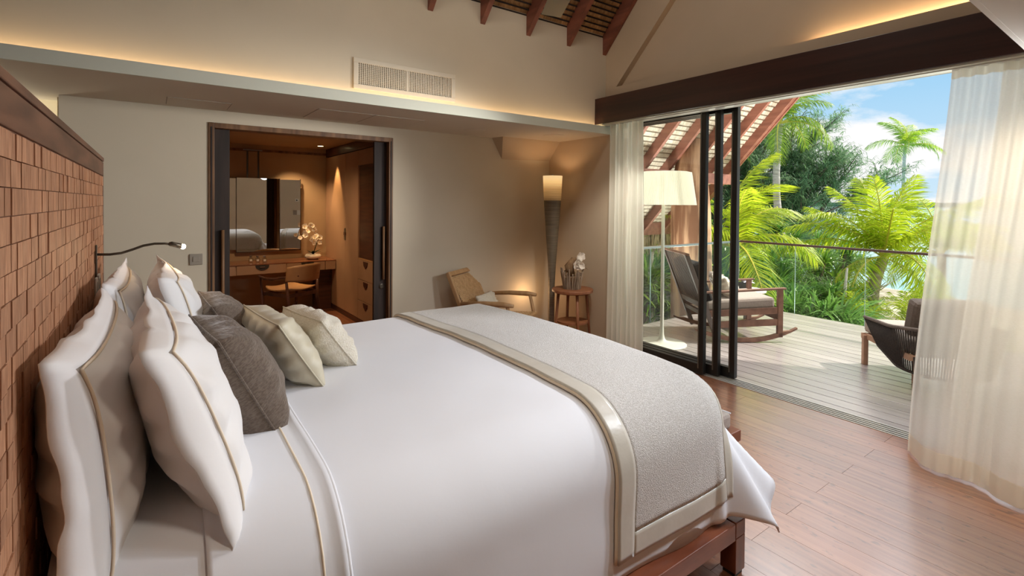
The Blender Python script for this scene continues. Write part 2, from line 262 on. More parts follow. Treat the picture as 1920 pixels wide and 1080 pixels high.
# ------------------------------------------------------------------ builders
class MB:
    def __init__(s): s.v = []; s.f = []
    def add(s, vs_, fs):
        n = len(s.v); s.v += [tuple(p) for p in vs_]; s.f += [tuple(i + n for i in f) for f in fs]; return s
    def box(s, x0, x1, y0, y1, z0, z1, m=None):
        p = [(x0, y0, z0), (x1, y0, z0), (x1, y1, z0), (x0, y1, z0), (x0, y0, z1), (x1, y0, z1), (x1, y1, z1), (x0, y1, z1)]
        if m is not None: p = [m @ Vector(q) for q in p]
        return s.add(p, [(3, 2, 1, 0), (4, 5, 6, 7), (0, 1, 5, 4), (1, 2, 6, 5), (2, 3, 7, 6), (3, 0, 4, 7)])
    def bar(s, a, b, w, h, up=(0, 0, 1)):
        a = Vector(a); b = Vector(b); d = (b - a); L_ = d.length; d.normalize(); up = Vector(up)
        sx = d.cross(up)
        if sx.length < 1e-4: sx = d.cross(Vector((1, 0, 0)))
        sx.normalize(); uz = sx.cross(d)
        m = Matrix(((sx.x, d.x, uz.x, a.x), (sx.y, d.y, uz.y, a.y), (sx.z, d.z, uz.z, a.z), (0, 0, 0, 1)))
        return s.box(-w / 2, w / 2, 0, L_, -h / 2, h / 2, m)
    def tube(s, pts, rad, n=8, cap=True):
        pts = [Vector(p) for p in pts]; k = len(pts)
        if not hasattr(rad, '__len__'): rad = [rad] * k
        t0 = (pts[1] - pts[0]).normalized(); u = t0.orthogonal().normalized(); base = len(s.v)
        prev = t0
        for i, p in enumerate(pts):
            t = (pts[min(i + 1, k - 1)] - pts[max(i - 1, 0)])
            if t.length < 1e-9: t = prev.copy()
            t.normalize(); u = (u - t * u.dot(t))
            if u.length < 1e-6: u = t.orthogonal()
            u.normalize(); w = t.cross(u); prev = t
            for j in range(n):
                a = 2 * PI * j / n; s.v.append(tuple(p + (u * math.cos(a) + w * math.sin(a)) * rad[i]))
        for i in range(k - 1):
            for j in range(n):
                a = base + i * n + j; b = base + i * n + (j + 1) % n; s.f.append((a, b, b + n, a + n))
        if cap:
            s.f.append(tuple(base + j for j in reversed(range(n)))); s.f.append(tuple(base + (k - 1) * n + j for j in range(n)))
        return s
    def lathe(s, prof, n=24, c=(0, 0, 0), cap=True):
        base = len(s.v); k = len(prof)
        for r, z in prof:
            for j in range(n):
                a = 2 * PI * j / n; s.v.append((c[0] + r * math.cos(a), c[1] + r * math.sin(a), c[2] + z))
        for i in range(k - 1):
            for j in range(n):
                a = base + i * n + j; b = base + i * n + (j + 1) % n; s.f.append((a, b, b + n, a + n))
        if cap:
            s.f.append(tuple(base + j for j in reversed(range(n)))); s.f.append(tuple(base + (k - 1) * n + j for j in range(n)))
        return s
    def grid(s, nu, nv, fn, thick=0):
        base = len(s.v)
        for i in range(nu + 1):
            for j in range(nv + 1): s.v.append(tuple(fn(i / nu, j / nv)))
        for i in range(nu):
            for j in range(nv):
                a = base + i * (nv + 1) + j; s.f.append((a, a + nv + 1, a + nv + 2, a + 1))
        return s
    def prism(s, poly, axis, lo, hi):
        def P(p, t):
            return {'x': (t, p[0], p[1]), 'y': (p[0], t, p[1]), 'z': (p[0], p[1], t)}[axis]
        n = len(poly); v = [P(p, lo) for p in poly] + [P(p, hi) for p in poly]
        return s.add(v, [tuple(range(n)), tuple(range(2 * n - 1, n - 1, -1))] + [(i, i + n, (i + 1) % n + n, (i + 1) % n) for i in range(n)])
    def mesh(s, name, m, smooth=False):
        me = bpy.data.meshes.new(name); me.from_pydata(s.v, [], s.f)
        if isinstance(m, (list, tuple)):
            for q in m: me.materials.append(q)
        else: me.materials.append(m)
        if smooth: me.polygons.foreach_set('use_smooth', [True] * len(me.polygons))
        me.update(); return me
    def build(s, name, m, parent=None, smooth=False, bevel=0, sub=0, solid=0, fix=True):
        me = s.mesh(name, m, smooth)
        if fix:
            import bmesh
            bm = bmesh.new(); bm.from_mesh(me); bmesh.ops.recalc_face_normals(bm, faces=bm.faces); bm.to_mesh(me); bm.free()
        o = bpy.data.objects.new(name, me); COL.objects.link(o)
        if parent: o.parent = parent
        if solid:
            md = o.modifiers.new('solid', 'SOLIDIFY'); md.thickness = solid; md.offset = 0
        if bevel:
            md = o.modifiers.new('bevel', 'BEVEL'); md.width = bevel; md.segments = 2; md.limit_method = 'ANGLE'; md.angle_limit = .7
        if sub:
            md = o.modifiers.new('sub', 'SUBSURF'); md.levels = sub; md.render_levels = sub
        return o

def thing(name, label, cat, loc=(0, 0, 0), rz=0, group=None):
    o = bpy.data.objects.new(name, None); COL.objects.link(o); o.location = loc; o.rotation_euler = (0, 0, rz); o.empty_display_size = .1
    return tag(o, label, cat, group)
def tag(o, label, cat, group=None):
    o['label'] = label; o['category'] = cat
    if group: o['group'] = group
    return o
def struct(o, label=None):
    o['kind'] = 'structure'
    if label: o['label'] = label
    return o
def setting(name, loc=(0, 0, 0)):
    o = bpy.data.objects.new(name, None); COL.objects.link(o); o.location = loc; o['kind'] = 'structure'; return o
def piece(name, me, parent, loc=(0, 0, 0), rot=(0, 0, 0), scale=(1, 1, 1)):
    o = bpy.data.objects.new(name, me); COL.objects.link(o); o.parent = parent; o.location = loc; o.rotation_euler = rot; o.scale = scale; return o
def copy_tree(o, parent=None):
    c = o.copy(); COL.objects.link(c)
    if parent: c.parent = parent
    for ch in list(o.children): copy_tree(ch, c)
    return c
def sm(t): t = max(0, min(1, t)); return t * t * (3 - 2 * t)
def lerp(a, b, t): return a + (b - a) * t
def nz3(x, y, z): return noise.noise(Vector((x, y, z)))

# ================================================================== SETTING
XS = 4.13          # right wall
YU = 3.93          # upper back wall
YB = 4.90          # lower back wall
ZS = 2.36          # soffit underside
def floor_build():
    f = setting('floor')
    mb = MB().box(-3.2, 4.36, -.6, 8.1, -.05, -.012); mb.build('subfloor', M['litter'], f)
    W = .17; L1 = 1.83; k = 0
    meshes = {}
    xs = [XS + .06 - W * (i + 1) for i in range(44)]
    for i, x in enumerate(xs):
        off = 1.234 if i % 2 == 0 else 1.234 + L1 / 2 + .07 * math.sin(i * 2.3)
        y0s = [off + L1 * j for j in range(-2, 5)]
        cuts = [-.58] + [y for y in y0s if -.4 < y < 8.0] + [8.05]
        for a, b in zip(cuts[:-1], cuts[1:]):
            vis = (x > 1.9 and a < 4.9)
            if vis:
                m = MB().box(0, W - .0016, 0, b - a - .0016, -.012, 0)
                m.build('plank', M['floor'], f, fix=False).location = (x, a, 0)
            else:
                meshes.setdefault('r', MB()).box(x, x + W - .0016, a, b - .0016, -.012, 0)
    o = meshes['r'].build('plank_field', M['floor'], f, fix=False); o['kind'] = 'stuff'
floor_build()

def shell():
    # lower back wall with opening x .396-2.026, z 2.256, back of passage to the left
    mb = MB()
    mb.box(-.54, .400, YB, YB + .12, 0, ZS); mb.box(2.022, XS + .2, YB, YB + .12, 0, ZS); mb.box(.400, 2.022, YB, YB + .12, 2.252, ZS)
    struct(mb.build('wall_back', M['plaster']))
    struct(MB().box(-3.2, XS + .25, YU, YU + .1, ZS + .025, 6).build('wall_back_upper', M['plaster']))
    # soffit box (ledge) : underside ZS, front lip raised
    mb = MB(); mb.box(-3.2, XS, 3.83, YB + .3, ZS, ZS + .02)
    s = struct(mb.build('ceiling_soffit_back', M['ceiling']))
    MB().box(-3.2, XS, 3.822, 3.845, ZS - .001, ZS + .082).build('soffit_lip', M['lip'], s)
    pm = mat('panel_joint', (.30, .26, .21), .9)
    for (x0, x1, y0, y1) in ((.10, .52, 4.47, 4.80), (1.12, 1.60, 4.25, 4.78), (1.60, 2.07, 4.25, 4.78)):
        j = MB()
        for (a, b, c, d) in ((x0, x1, y0, y0 + .004), (x0, x1, y1, y1 + .004), (x0, x0 + .004, y0, y1), (x1, x1 + .004, y0, y1)):
            j.box(a, b, c, d, ZS - .0015, ZS + .001)
        o = MB().box(x0 + .006, x1 - .002, y0 + .006, y1 - .002, ZS - .003, ZS + .001).build('ceiling_panel', M['ceiling'], s)
        j.build('panel_joint', pm, o)
    # near soffit (over the camera) and near wall
    s = struct(MB().box(-3.2, XS, -.60, .51, ZS, ZS + .02).build('ceiling_soffit_front', M['ceiling']))
    MB().box(-3.2, XS, .495, .515, ZS - .001, ZS + .6).build('soffit_face', M['ceiling'], s)
    w = MB().box(-3.2, XS + .25, -.72, -.60, 0, 6); struct(w.build('wall_front', M['plaster']))
    # passage beyond the headboard
    struct(MB().box(-3.2, -.3, 6.1, 6.2, 0, 3).build('wall_passage', M['plaster']))
    struct(MB().box(-.56, -.46, YB + .12, 6.1, 0, 3).build('wall_passage_side', M['plaster']))
    struct(MB().box(-3.3, -3.2, -.7, 6.2, 0, 6).build('wall_left', M['plaster']))
    struct(MB().box(-3.2, -.46, YB + .3, 6.2, 2.9, 3.0).build('ceiling_passage', M['plaster']))
    # right wall: lower part beyond the door, gable above the beam with a recessed cove panel
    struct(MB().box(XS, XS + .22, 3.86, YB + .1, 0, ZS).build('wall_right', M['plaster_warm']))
    struct(MB().box(XS, XS + .22, -.6, .55 - .6, 0, 2.5).build('wall_right_front', M['plaster']))
    mb = MB()
    zb = 2.50
    # band under the recess, recess back, solid part left of the diagonal
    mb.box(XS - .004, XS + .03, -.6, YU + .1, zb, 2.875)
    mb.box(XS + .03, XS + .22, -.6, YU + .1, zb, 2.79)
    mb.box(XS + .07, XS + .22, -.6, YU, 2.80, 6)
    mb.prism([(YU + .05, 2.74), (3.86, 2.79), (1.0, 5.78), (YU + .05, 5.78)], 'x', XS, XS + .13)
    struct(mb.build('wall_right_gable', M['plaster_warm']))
    # sloped corner bulkhead
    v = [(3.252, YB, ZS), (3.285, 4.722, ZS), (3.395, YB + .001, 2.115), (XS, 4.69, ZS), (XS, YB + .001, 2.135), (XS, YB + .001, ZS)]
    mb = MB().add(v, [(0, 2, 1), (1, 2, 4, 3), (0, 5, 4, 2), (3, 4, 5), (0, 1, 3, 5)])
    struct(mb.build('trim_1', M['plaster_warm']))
    # beam over the doors
    struct(MB().box(3.96, XS, -.6, YU, 2.465, 2.745).build('trim_2', M['beam'], bevel=.004))
    struct(MB().box(3.975, XS + .02, -.6, YU - .002, 2.452, 2.466).build('trim_3', M['lip']))
    # skirting
    struct(MB().box(2.03, XS, YB - .014, YB - .0005, .0005, .09).build('baseboard_back', M['plaster_warm']))
    struct(MB().box(XS - .014, XS - .0005, 3.87, YB - .015, .0005, .09).build('baseboard_right', M['plaster_warm']))
shell()

# ---- roof: inside bays and the outside gable, one slope line z = A + B*(YU-y)
B = 1.0845; RB = 3.25; TB = 3.44; YR = 2.17
def zr(y, z0=TB): return z0 + B * (YU - y)
def roof_build():
    r = setting('roof')
    cz = math.sqrt(1 + B * B)
    def slab(y0, y1, x0, x1, off, th, sign=1):
        mb = MB()
        def P(x, y, o):
            z = zr(y) + o
            if sign < 0: y = 2 * YR - y
            return (x, y, z)
        v = [P(x0, y0, off), P(x1, y0, off), P(x1, y1, off), P(x0, y1, off), P(x0, y0, off + th), P(x1, y0, off + th), P(x1, y1, off + th), P(x0, y1, off + th)]
        return mb.add(v, [(3, 2, 1, 0), (4, 5, 6, 7), (0, 1, 5, 4), (1, 2, 6, 5), (2, 3, 7, 6), (3, 0, 4, 7)])
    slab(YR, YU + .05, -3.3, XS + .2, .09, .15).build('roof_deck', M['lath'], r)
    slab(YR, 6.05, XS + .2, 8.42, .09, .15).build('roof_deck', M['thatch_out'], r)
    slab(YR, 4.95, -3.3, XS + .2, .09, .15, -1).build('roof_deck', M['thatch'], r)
    slab(YR, 6.05, XS + .2, 8.42, .09, .15, -1).build('roof_deck', M['thatch_out'], r)
    # thatch courses
    step = .088
    def course_mesh(w, rng, step=.038):
        mb = MB(); n = max(3, int(w / .07)); xs = [w * i / n for i in range(n + 1)]
        for i in range(n):
            j0 = rng.uniform(-.05, .05) * step
            x0, x1 = xs[i] + .002, xs[i + 1]
            y0, y1 = j0, step * .76 + j0
            p = [(x0, y0, 0), (x1, y0, 0), (x1, y1, B * step * .86 * .0), (x0, y1, 0)]
            o = .006 * rng.random()
            def Q(x, y, h): return (x, -y, B * y + h)
            mb.add([Q(x0, y0, o - .012), Q(x1, y0, o - .012), Q(x1, y1, o + .006), Q(x0, y1, o + .006), Q(x0, y0, o + .02), Q(x1, y0, o + .02), Q(x1, y1, o + .03), Q(x0, y1, o + .03)],
                   [(3, 2, 1, 0), (4, 5, 6, 7), (0, 1, 5, 4), (1, 2, 6, 5), (2, 3, 7, 6), (3, 0, 4, 7)])
        return mb
    # inside: rafters every .535
    xin = [4.10 - .535 * i for i in range(14)]
    def rafter(x, ylo, yhi, mname, w=.05, sgn=1):
        mb = MB(); dz = .19 * 1.05
        pts = [(ylo, zr(ylo, RB)), (ylo, zr(ylo, TB) + .05), (yhi, zr(yhi, TB) + .05), (yhi, zr(yhi, RB))]
        if sgn < 0: pts = [(2 * YR - a, b_) for a, b_ in pts]
        mb.prism(pts, 'x', x - w / 2, x + w / 2); return mb.build('rafter', M[mname], r)
    for x in xin:
        rafter(x, YU, YR, 'rafter'); rafter(x, YU, YR, 'rafter', sgn=-1)
    ms = [course_mesh(.485, R).mesh('thatch_course', M['thatch']) for _ in range(4)]
    rest = MB()
    for k in range(46):
        y = YU - k * .038
        for i in range(13):
            x = xin[i + 1] + .025
            if i < 6 and k < 20: piece('thatch_course', ms[R.randrange(4)], r, (x, y, zr(y) + .03))
            else:
                m_ = ms[R.randrange(4)]
                rest.add([(q.co.x + x, q.co.y + y, q.co.z + zr(y) + .03) for q in m_.vertices], [tuple(p.vertices) for p in m_.polygons])
    o = rest.build('thatch_field', M['thatch'], r, fix=False); o['kind'] = 'stuff'
    lm = MB()
    for k in range(46):
        y = YU - k * .038 + .002; z = zr(y) + .010; lm.box(-3.2, XS, y - .004, y + .004, z - .008, z + .006)
    o = lm.build('lath', M['lath'], r, fix=False); o['kind'] = 'stuff'
    # outside
    xo = [8.40 - .575 * i for i in range(8)]
    for i, x in enumerate(xo):
        rafter(x, 5.96, YR, 'rafter_out', w=.06 if i else .09)
    MB().prism([(6.06, zr(5.96, RB) - .10), (6.06, zr(5.96, TB) + .26), (YR, zr(YR, TB) + .34), (YR, zr(YR, RB) - .06)], 'x', 8.445, 8.485).build('bargeboard', M['rafter_out'], r)
    MB().box(4.36, 8.44, 5.96, 6.00, zr(5.96, RB) - .02, zr(5.96, TB) + .05).build('fascia', M['rafter_out'], r)
    ms2 = [course_mesh(.515, R, .058).mesh('thatch_course', M['thatch_out']) for _ in range(4)]
    rest = MB()
    lm = MB()
    for k in range(66):
        y = 5.95 - k * .058 + .004; z = zr(y) + .012; lm.box(4.36, 8.40, y - .004, y + .004, z - .006, z + .006)
    o = lm.build('lath', M['lath_out'], r, fix=False); o['kind'] = 'stuff'
    n = 0
    for k in range(66):
        y = 5.95 - k * .058
        if y < YR: break
        for i in range(7):
            x = xo[i + 1] + .03
            if n < 230 and (3.2 < y): piece('thatch_course', ms2[R.randrange(4)], r, (x, y, zr(y) + .03)); n += 1
            else:
                m_ = ms2[R.randrange(4)]
                rest.add([(q.co.x + x, q.co.y + y, q.co.z + zr(y) + .03) for q in m_.vertices], [tuple(p.vertices) for p in m_.polygons])
    o = rest.build('thatch_field', M['thatch_out'], r, fix=False); o['kind'] = 'stuff'
    # plate beam, post
    MB().box(4.40, 8.30, 4.80, 4.94, 1.95, 2.12).build('plate_beam', M['rafter_out'], r)
    mb = MB(); pts = [(6.99, 4.75, -1.1), (7.0, 4.75, -.2), (6.96, 4.75, .9), (6.94, 4.75, 1.5), (6.92, 4.75, 2.1), (6.93, 4.70, 2.62)]
    mb.tube(pts, [.34, .32, .31, .30, .25, .20], 18); o = mb.build('post', M['post'], r, smooth=True)
    # thatch fringe hanging at the eave
    mb = MB()
    for i in range(700):
        x = R.uniform(4.4, 8.45); y = R.uniform(6.01, 6.12); l = R.uniform(.25, .48); w = R.uniform(.012, .03); z = zr(5.96, RB) + R.uniform(-.02, .12); dx = R.uniform(-.06, .06); dy = R.uniform(-.02, .12)
        mb.add([(x - w, y, z), (x + w, y, z), (x + w * .4 + dx, y + dy, z - l), (x - w * .4 + dx, y + dy, z - l)], [(0, 1, 2, 3)])
    o = mb.build('fringe', M['fringe'], r, fix=False); o['kind'] = 'stuff'
roof_build()

# ---- dressing room opening: frame, sliding leaves
def dressing():
    f = setting('door_1')
    for (a, b) in ((.396, .440), (1.982, 2.026)):
        MB().box(a, b, YB - .012, YB + .14, 0, 2.256).build('jamb', M['frame_wood'], f, bevel=.003)
        c = (a + b) / 2
        MB().box(c - .006, c + .006, YB - .016, YB - .011, 0, 2.22).build('jamb_bead', M['slide_wood'], f)
    MB().box(.440, 1.982, YB - .012, YB + .14, 2.212, 2.256).build('head_jamb', M['frame_wood'], f, bevel=.003)
    MB().box(.43, .56, YB + .06, YB + .10, 0, 2.212).build('sliding_leaf', M['slide_wood'], f)
    d = MB().box(1.855, 1.99, YB + .06, YB + .10, 0, 2.212).build('sliding_leaf', M['slide_wood'], f)
    for x, z0, z1 in ((.505, .40, 1.345), (1.945, .80, 1.345)):
        MB().tube([(x, YB + .035, z0), (x, YB + .035, z1)], .013, 8).build('pull_bar', M['frame_wood'], f, smooth=True)
    MB().lathe([(.001, .0), (.028, 0), (.028, .006), (.018, .010), (.001, .010)], 20).build('lock_rosette', M['bronze'], f).matrix_local = Matrix.Translation((1.935, YB + .06, .725)) @ Matrix.Rotation(PI / 2, 4, 'X')
    # room shell
    struct(MB().box(-.46, 2.9, 7.95, 8.05, 0, 2.6).build('wall_dressing_back', M['dresswall']))
    struct(MB().box(-.46, 2.9, YB + .12, 8.05, 2.40, 2.5).build('ceiling_dressing', M['dresswall']))
    struct(MB().box(-.46, -.40, YB + .12, 7.95, 0, 2.4).build('wall_dressing_left', M['dresswall']))
    struct(MB().box(2.75, 2.85, YB + .12, 7.95, 0, 2.4).build('wall_dressing_right', M['dresswall']))
    struct(MB().box(-.4, 2.2, 7.94, 7.95, 2.30, 2.335).build('trim_4', M['frame_wood']))
    # wardrobe
    w = thing('wardrobe', 'tall beige wardrobe with two doors, dark open niche and drawers in the dressing room', 'wardrobe', (2.2, 5.1, 0))
    def wb(a): return a - 5.1
    MB().box(.02, .54, wb(YB + .14), wb(7.94), 0, 2.27).build('carcass', M['wardrobe'], w)
    MB().box(0, .54, wb(YB + .14), wb(7.94), 2.275, 2.395).build('cornice', M['darkwood'], w)
    MB().box(.0, .02, wb(YB + .14), wb(7.94), .0, .07).build('plinth', M['darkwood'], w)
    for (a, b) in ((7.0, 7.935), (6.47, 6.995)):
        d = MB().box(0, .02, wb(a), wb(b), .075, 2.265).build('door', M['wardrobe'], w, bevel=.002)
        if a < 7: pass
    d.name = 'door'
    lt = MB(); lt.box(-.012, 0, wb(6.955), wb(7.035), 1.13, 1.17)
    lt.build('latch', M['darkwood'], w)
    MB().prism([(wb(6.96), 1.17), (wb(7.03), 1.17), (wb(7.02), 1.22), (wb(6.975), 1.23)], 'x', -.008, 0).build('latch_plate', M['bronze'], w)
    MB().prism([(wb(6.96), 1.13), (wb(7.03), 1.13), (wb(7.02), 1.07), (wb(6.975), 1.06)], 'x', -.008, 0).build('latch_plate', M['bronze'], w)
    # niche column y 5.3-6.46
    MB().box(0, .02, wb(YB + .14), wb(6.465), 2.07, 2.265).build('top_panel', M['wardrobe'], w)
    MB().box(.012, .0195, wb(5.2), wb(6.45), .87, 2.065).build('niche_back', M['darkwood'], w)
    MB().box(0, .02, wb(5.2), wb(6.46), .852, .868).build('niche_sill', M['leather'], w)
    for z0, z1 in ((.592, .848), (.322, .586), (.075, .316)):
        d = MB().box(0, .02, wb(5.2), wb(6.465), z0, z1).build('drawer', M['wardrobe'], w, bevel=.002)
        c = wb(6.17); zt = z1 - .012
        MB().add([(-.01, c - .075, zt), (-.01, c + .075, zt), (-.01, c + .06, zt - .05), (-.01, c, zt - .085), (-.01, c - .06, zt - .05), (.0, c - .075, zt), (.0, c + .075, zt), (.0, c + .06, zt - .05), (.0, c, zt - .085), (.0, c - .06, zt - .05)],
                 [(0, 1, 2, 3, 4), (0, 5, 6, 1), (1, 6, 7, 2), (2, 7, 8, 3), (3, 8, 9, 4), (4, 9, 5, 0)]).build('drawer_pull', M['darkwood'], d)
    # desk
    t = thing('dressing_table', 'wall mounted dressing table with walnut top and two tan drawers', 'desk', (.4, 7.4, .0))
    MB().box(-.79, 1.795, 0, .545, .735, .75).build('table_top', M['desk_top'], t, bevel=.002)
    MB().box(-.79, 1.79, .02, .54, .61, .734).build('case', M['wardrobe'], t)
    for a, b, c in ((.515, 1.12, .82), (1.13, 1.64, 1.40)):
        d = MB().box(a, b, .002, .019, .615, .733).build('drawer', M['wardrobe'], t, bevel=.002)
        pts = [(c + .085 * math.cos(q), .733 - .072 * math.sin(q)) for q in [PI * i / 12 for i in range(13)]]
        pl = MB().prism(pts, 'y', -.006, .002).build('drawer_pull', M['bronze'], d)
        MB().tube([(c - .03, -.012, .705), (c + .03, -.012, .705)], .009, 8).build('toggle', M['darkwood'], pl)
    for a, b in ((-.79, .50), (1.65, 1.79)): MB().box(a, b, .002, .019, .615, .733).build('fascia_panel', M['wardrobe'], t)
    MB().box(1.60, 1.79, .22, .52, 0, .61).build('side_panel', M['darkwood'], t)
    # mirror: flat tri-part mirror hung in front of the wall on two straps
    m = thing('mirror', 'wide tri-part wall mirror over the dressing table hung on two straps', 'mirror', (1.25, 7.90, .88))
    MB().box(-.40, -.28, -.02, .0, .03, 1.03).build('mirror_panel', M['mirror'], m)
    MB().box(-.277, .273, -.02, .0, 0, 1.04).build('mirror_panel', M['mirror'], m)
    mm = MB().box(.0, .275, -.012, .0, .01, 1.03).build('mirror_panel', M['mirror'], m); mm.location = (.283, -.01, 0); mm.rotation_euler = (0, 0, math.radians(-7))
    for x in (-.285, .275, .56): MB().box(x, x + .008, -.026, .0, -.004, 1.044).build('frame_edge', M['slide_wood'], m)
    MB().box(-.285, .565, -.026, .0, -.01, -.001).build('frame_edge', M['slide_wood'], m)
    for x in (-.14, .0): MB().box(x - .012, x + .012, -.008, -.002, 1.04, 1.43).build('strap', M['bronze'], m)
    MB().box(-.19, .05, -.02, .03, 1.43, 1.445).build('hook_rail', M['steel'], m)
    # bottles
    for i, (x, y) in enumerate(((1.118, 7.66), (1.196, 7.615), (1.275, 7.565))):
        b = thing('bottle', ('leftmost', 'middle', 'rightmost')[i] + ' of the three small square glass bottles on the dressing table', 'bottle', (x, y, .7505), 0, 'toiletry bottles on the dressing table')
        MB().box(-.026, .026, -.022, .022, 0, .062).build('body', M['bottle_glass'], b, bevel=.006)
        MB().lathe([(.009, .062), (.009, .072), (.019, .074), (.019, .088), (.001, .09)], 12).build('stopper', M['steel'], b)
        MB().box(-.015, .015, -.0235, -.0225, .018, .045).build('paper_label', M['whiteplastic'], b)
    # downlight
    d = thing('downlight', 'small glowing recessed downlight in the dressing room ceiling', 'light', (2.0, 7.5, 2.40))
    MB().lathe([(.055, -.004), (.055, .0), (.04, .0), (.04, -.004)], 20, cap=False).build('trim_ring', M['bronze'], d)
    MB().lathe([(.001, -.003), (.04, -.003)], 20, cap=False).build('bulb', M['spotbulb'], d)
dressing()

def orchid(name, label, loc, rz, petal, stems, pot=True):
    o = thing(name, label, 'plant', loc, rz)
    if pot:
        MB().lathe([(.001, 0), (.06, 0), (.105, .02), (.115, .045), (.10, .072), (.075, .082), (.06, .075), (.001, .07)], 24).build('bowl', M['stone'], o, smooth=True)
    for k in range(6):
        a = k * 1.05 + .3; pts = [(0, 0, .07), (.05 * math.cos(a), .05 * math.sin(a), .12), (.12 * math.cos(a), .12 * math.sin(a), .13 - .02 * (k % 2))]
        mb = MB(); n = 6
        for i in range(n + 1):
            t = i / n; p = Vector(pts[0]).lerp(Vector(pts[1]), t).lerp(Vector(pts[1]).lerp(Vector(pts[2]), t), t); w = .022 * math.sin(PI * min(1, t * .9 + .08)); s = Vector((-math.sin(a), math.cos(a), 0)) * w
            mb.v += [tuple(p - s), tuple(p + s + Vector((0, 0, .004)))]
        mb.f = [(2 * i, 2 * i + 1, 2 * i + 3, 2 * i + 2) for i in range(n)]
        mb.build('leaf', M['leafdark'], o, smooth=True)
    pm = MB()
    for j in range(5):
        a = j * 2 * PI / 5; n = 5; base = len(pm.v); w0 = .019 if j in (1, 4) else .014
        for i in range(n + 1):
            t = i / n; r = .032 * t; w = w0 * math.sin(PI * (t * .85 + .05)); c = Vector((math.cos(a) * r, -.004 - .010 * t * t, math.sin(a) * r)); s = Vector((-math.sin(a), 0, math.cos(a))) * w
            pm.v += [tuple(c - s), tuple(c + s)]
        pm.f += [(base + 2 * i, base + 2 * i + 1, base + 2 * i + 3, base + 2 * i + 2) for i in range(n)]
    me = pm.mesh('flower', M[petal], True)
    cm = MB().lathe([(.001, -.006), (.006, -.003), (.006, .003), (.001, .007)], 6).mesh('flower_centre', M['lipyellow'])
    for st in stems:
        MB().tube(st, .0035, 5).build('stem', M['leafdark'], o)
        pts = [Vector(p) for p in st]; k = len(pts)
        for q in range(13):
            t = .42 + .56 * q / 12; f = t * (k - 1); i = min(k - 2, int(f)); p = pts[i].lerp(pts[i + 1], f - i) + Vector((R.uniform(-.04, .04), R.uniform(-.04, .0), R.uniform(-.035, .03)))
            s = R.uniform(.9, 1.35)
            fl = piece('flower', me, o, p, (R.uniform(-.6, .5), R.uniform(-.5, .5), R.uniform(-.9, .9)), (s, s, s))
            piece('flower_centre', cm, fl, (0, -.008, 0))
    return o
orchid('orchid', 'white orchid in a rounded stone bowl on the dressing table', (1.93, 7.62, .7505), 0, 'petal',
       [[(0, 0, .07), (.05, 0, .25), (.02, 0, .42), (-.06, 0, .50), (-.14, -.02, .42), (-.17, -.03, .30)], [(0, 0, .07), (.04, -.02, .20), (.06, -.02, .30), (.0, -.05, .34), (-.03, -.08, .26)]])

# ================================================================== generic furniture pieces
def pillow_mesh(w, h, t, seed=0, n=26, pinch=.07, wr=.006, power=.5):
    """local: width along Y, height along Z, thickness along X (both faces)"""
    mb = MB()
    def P(u, v, side):
        y = u * w / 2 * (1 - pinch * (1 - v * v) * abs(u) ** 3)
        z = v * h / 2 * (1 - pinch * (1 - u * u) * abs(v) ** 3)
        prof = (max(0, (1 - abs(u) ** 2.6)) * max(0, (1 - abs(v) ** 2.6))) ** power
        wrk = wr * nz3(u * 2.2 + seed, v * 2.2, side + seed * 3) * 1.6 + wr * .6 * nz3(u * 6 + seed, v * 6, side * 2 + 5)
        edge = max(abs(u), abs(v))
        rad = wr * 1.2 * math.sin(math.atan2(v, u) * 14 + seed) * sm((edge - .55) / .4) * min(1, (1 - edge) * 8)
        return (side * (t / 2 * prof + (wrk + rad) * min(1, prof * 2)) , y, z)
    for side in (1, -1):
        mb.grid(n, n, lambda a, b: P(2 * a - 1, 2 * b - 1, side))
    return mb
def weld(o, d=.0005):
    import bmesh
    bm = bmesh.new(); bm.from_mesh(o.data); bmesh.ops.remove_doubles(bm, verts=bm.verts, dist=d); bmesh.ops.recalc_face_normals(bm, faces=bm.faces); bm.to_mesh(o.data); bm.free()
    for p in o.data.polygons: p.use_smooth = True
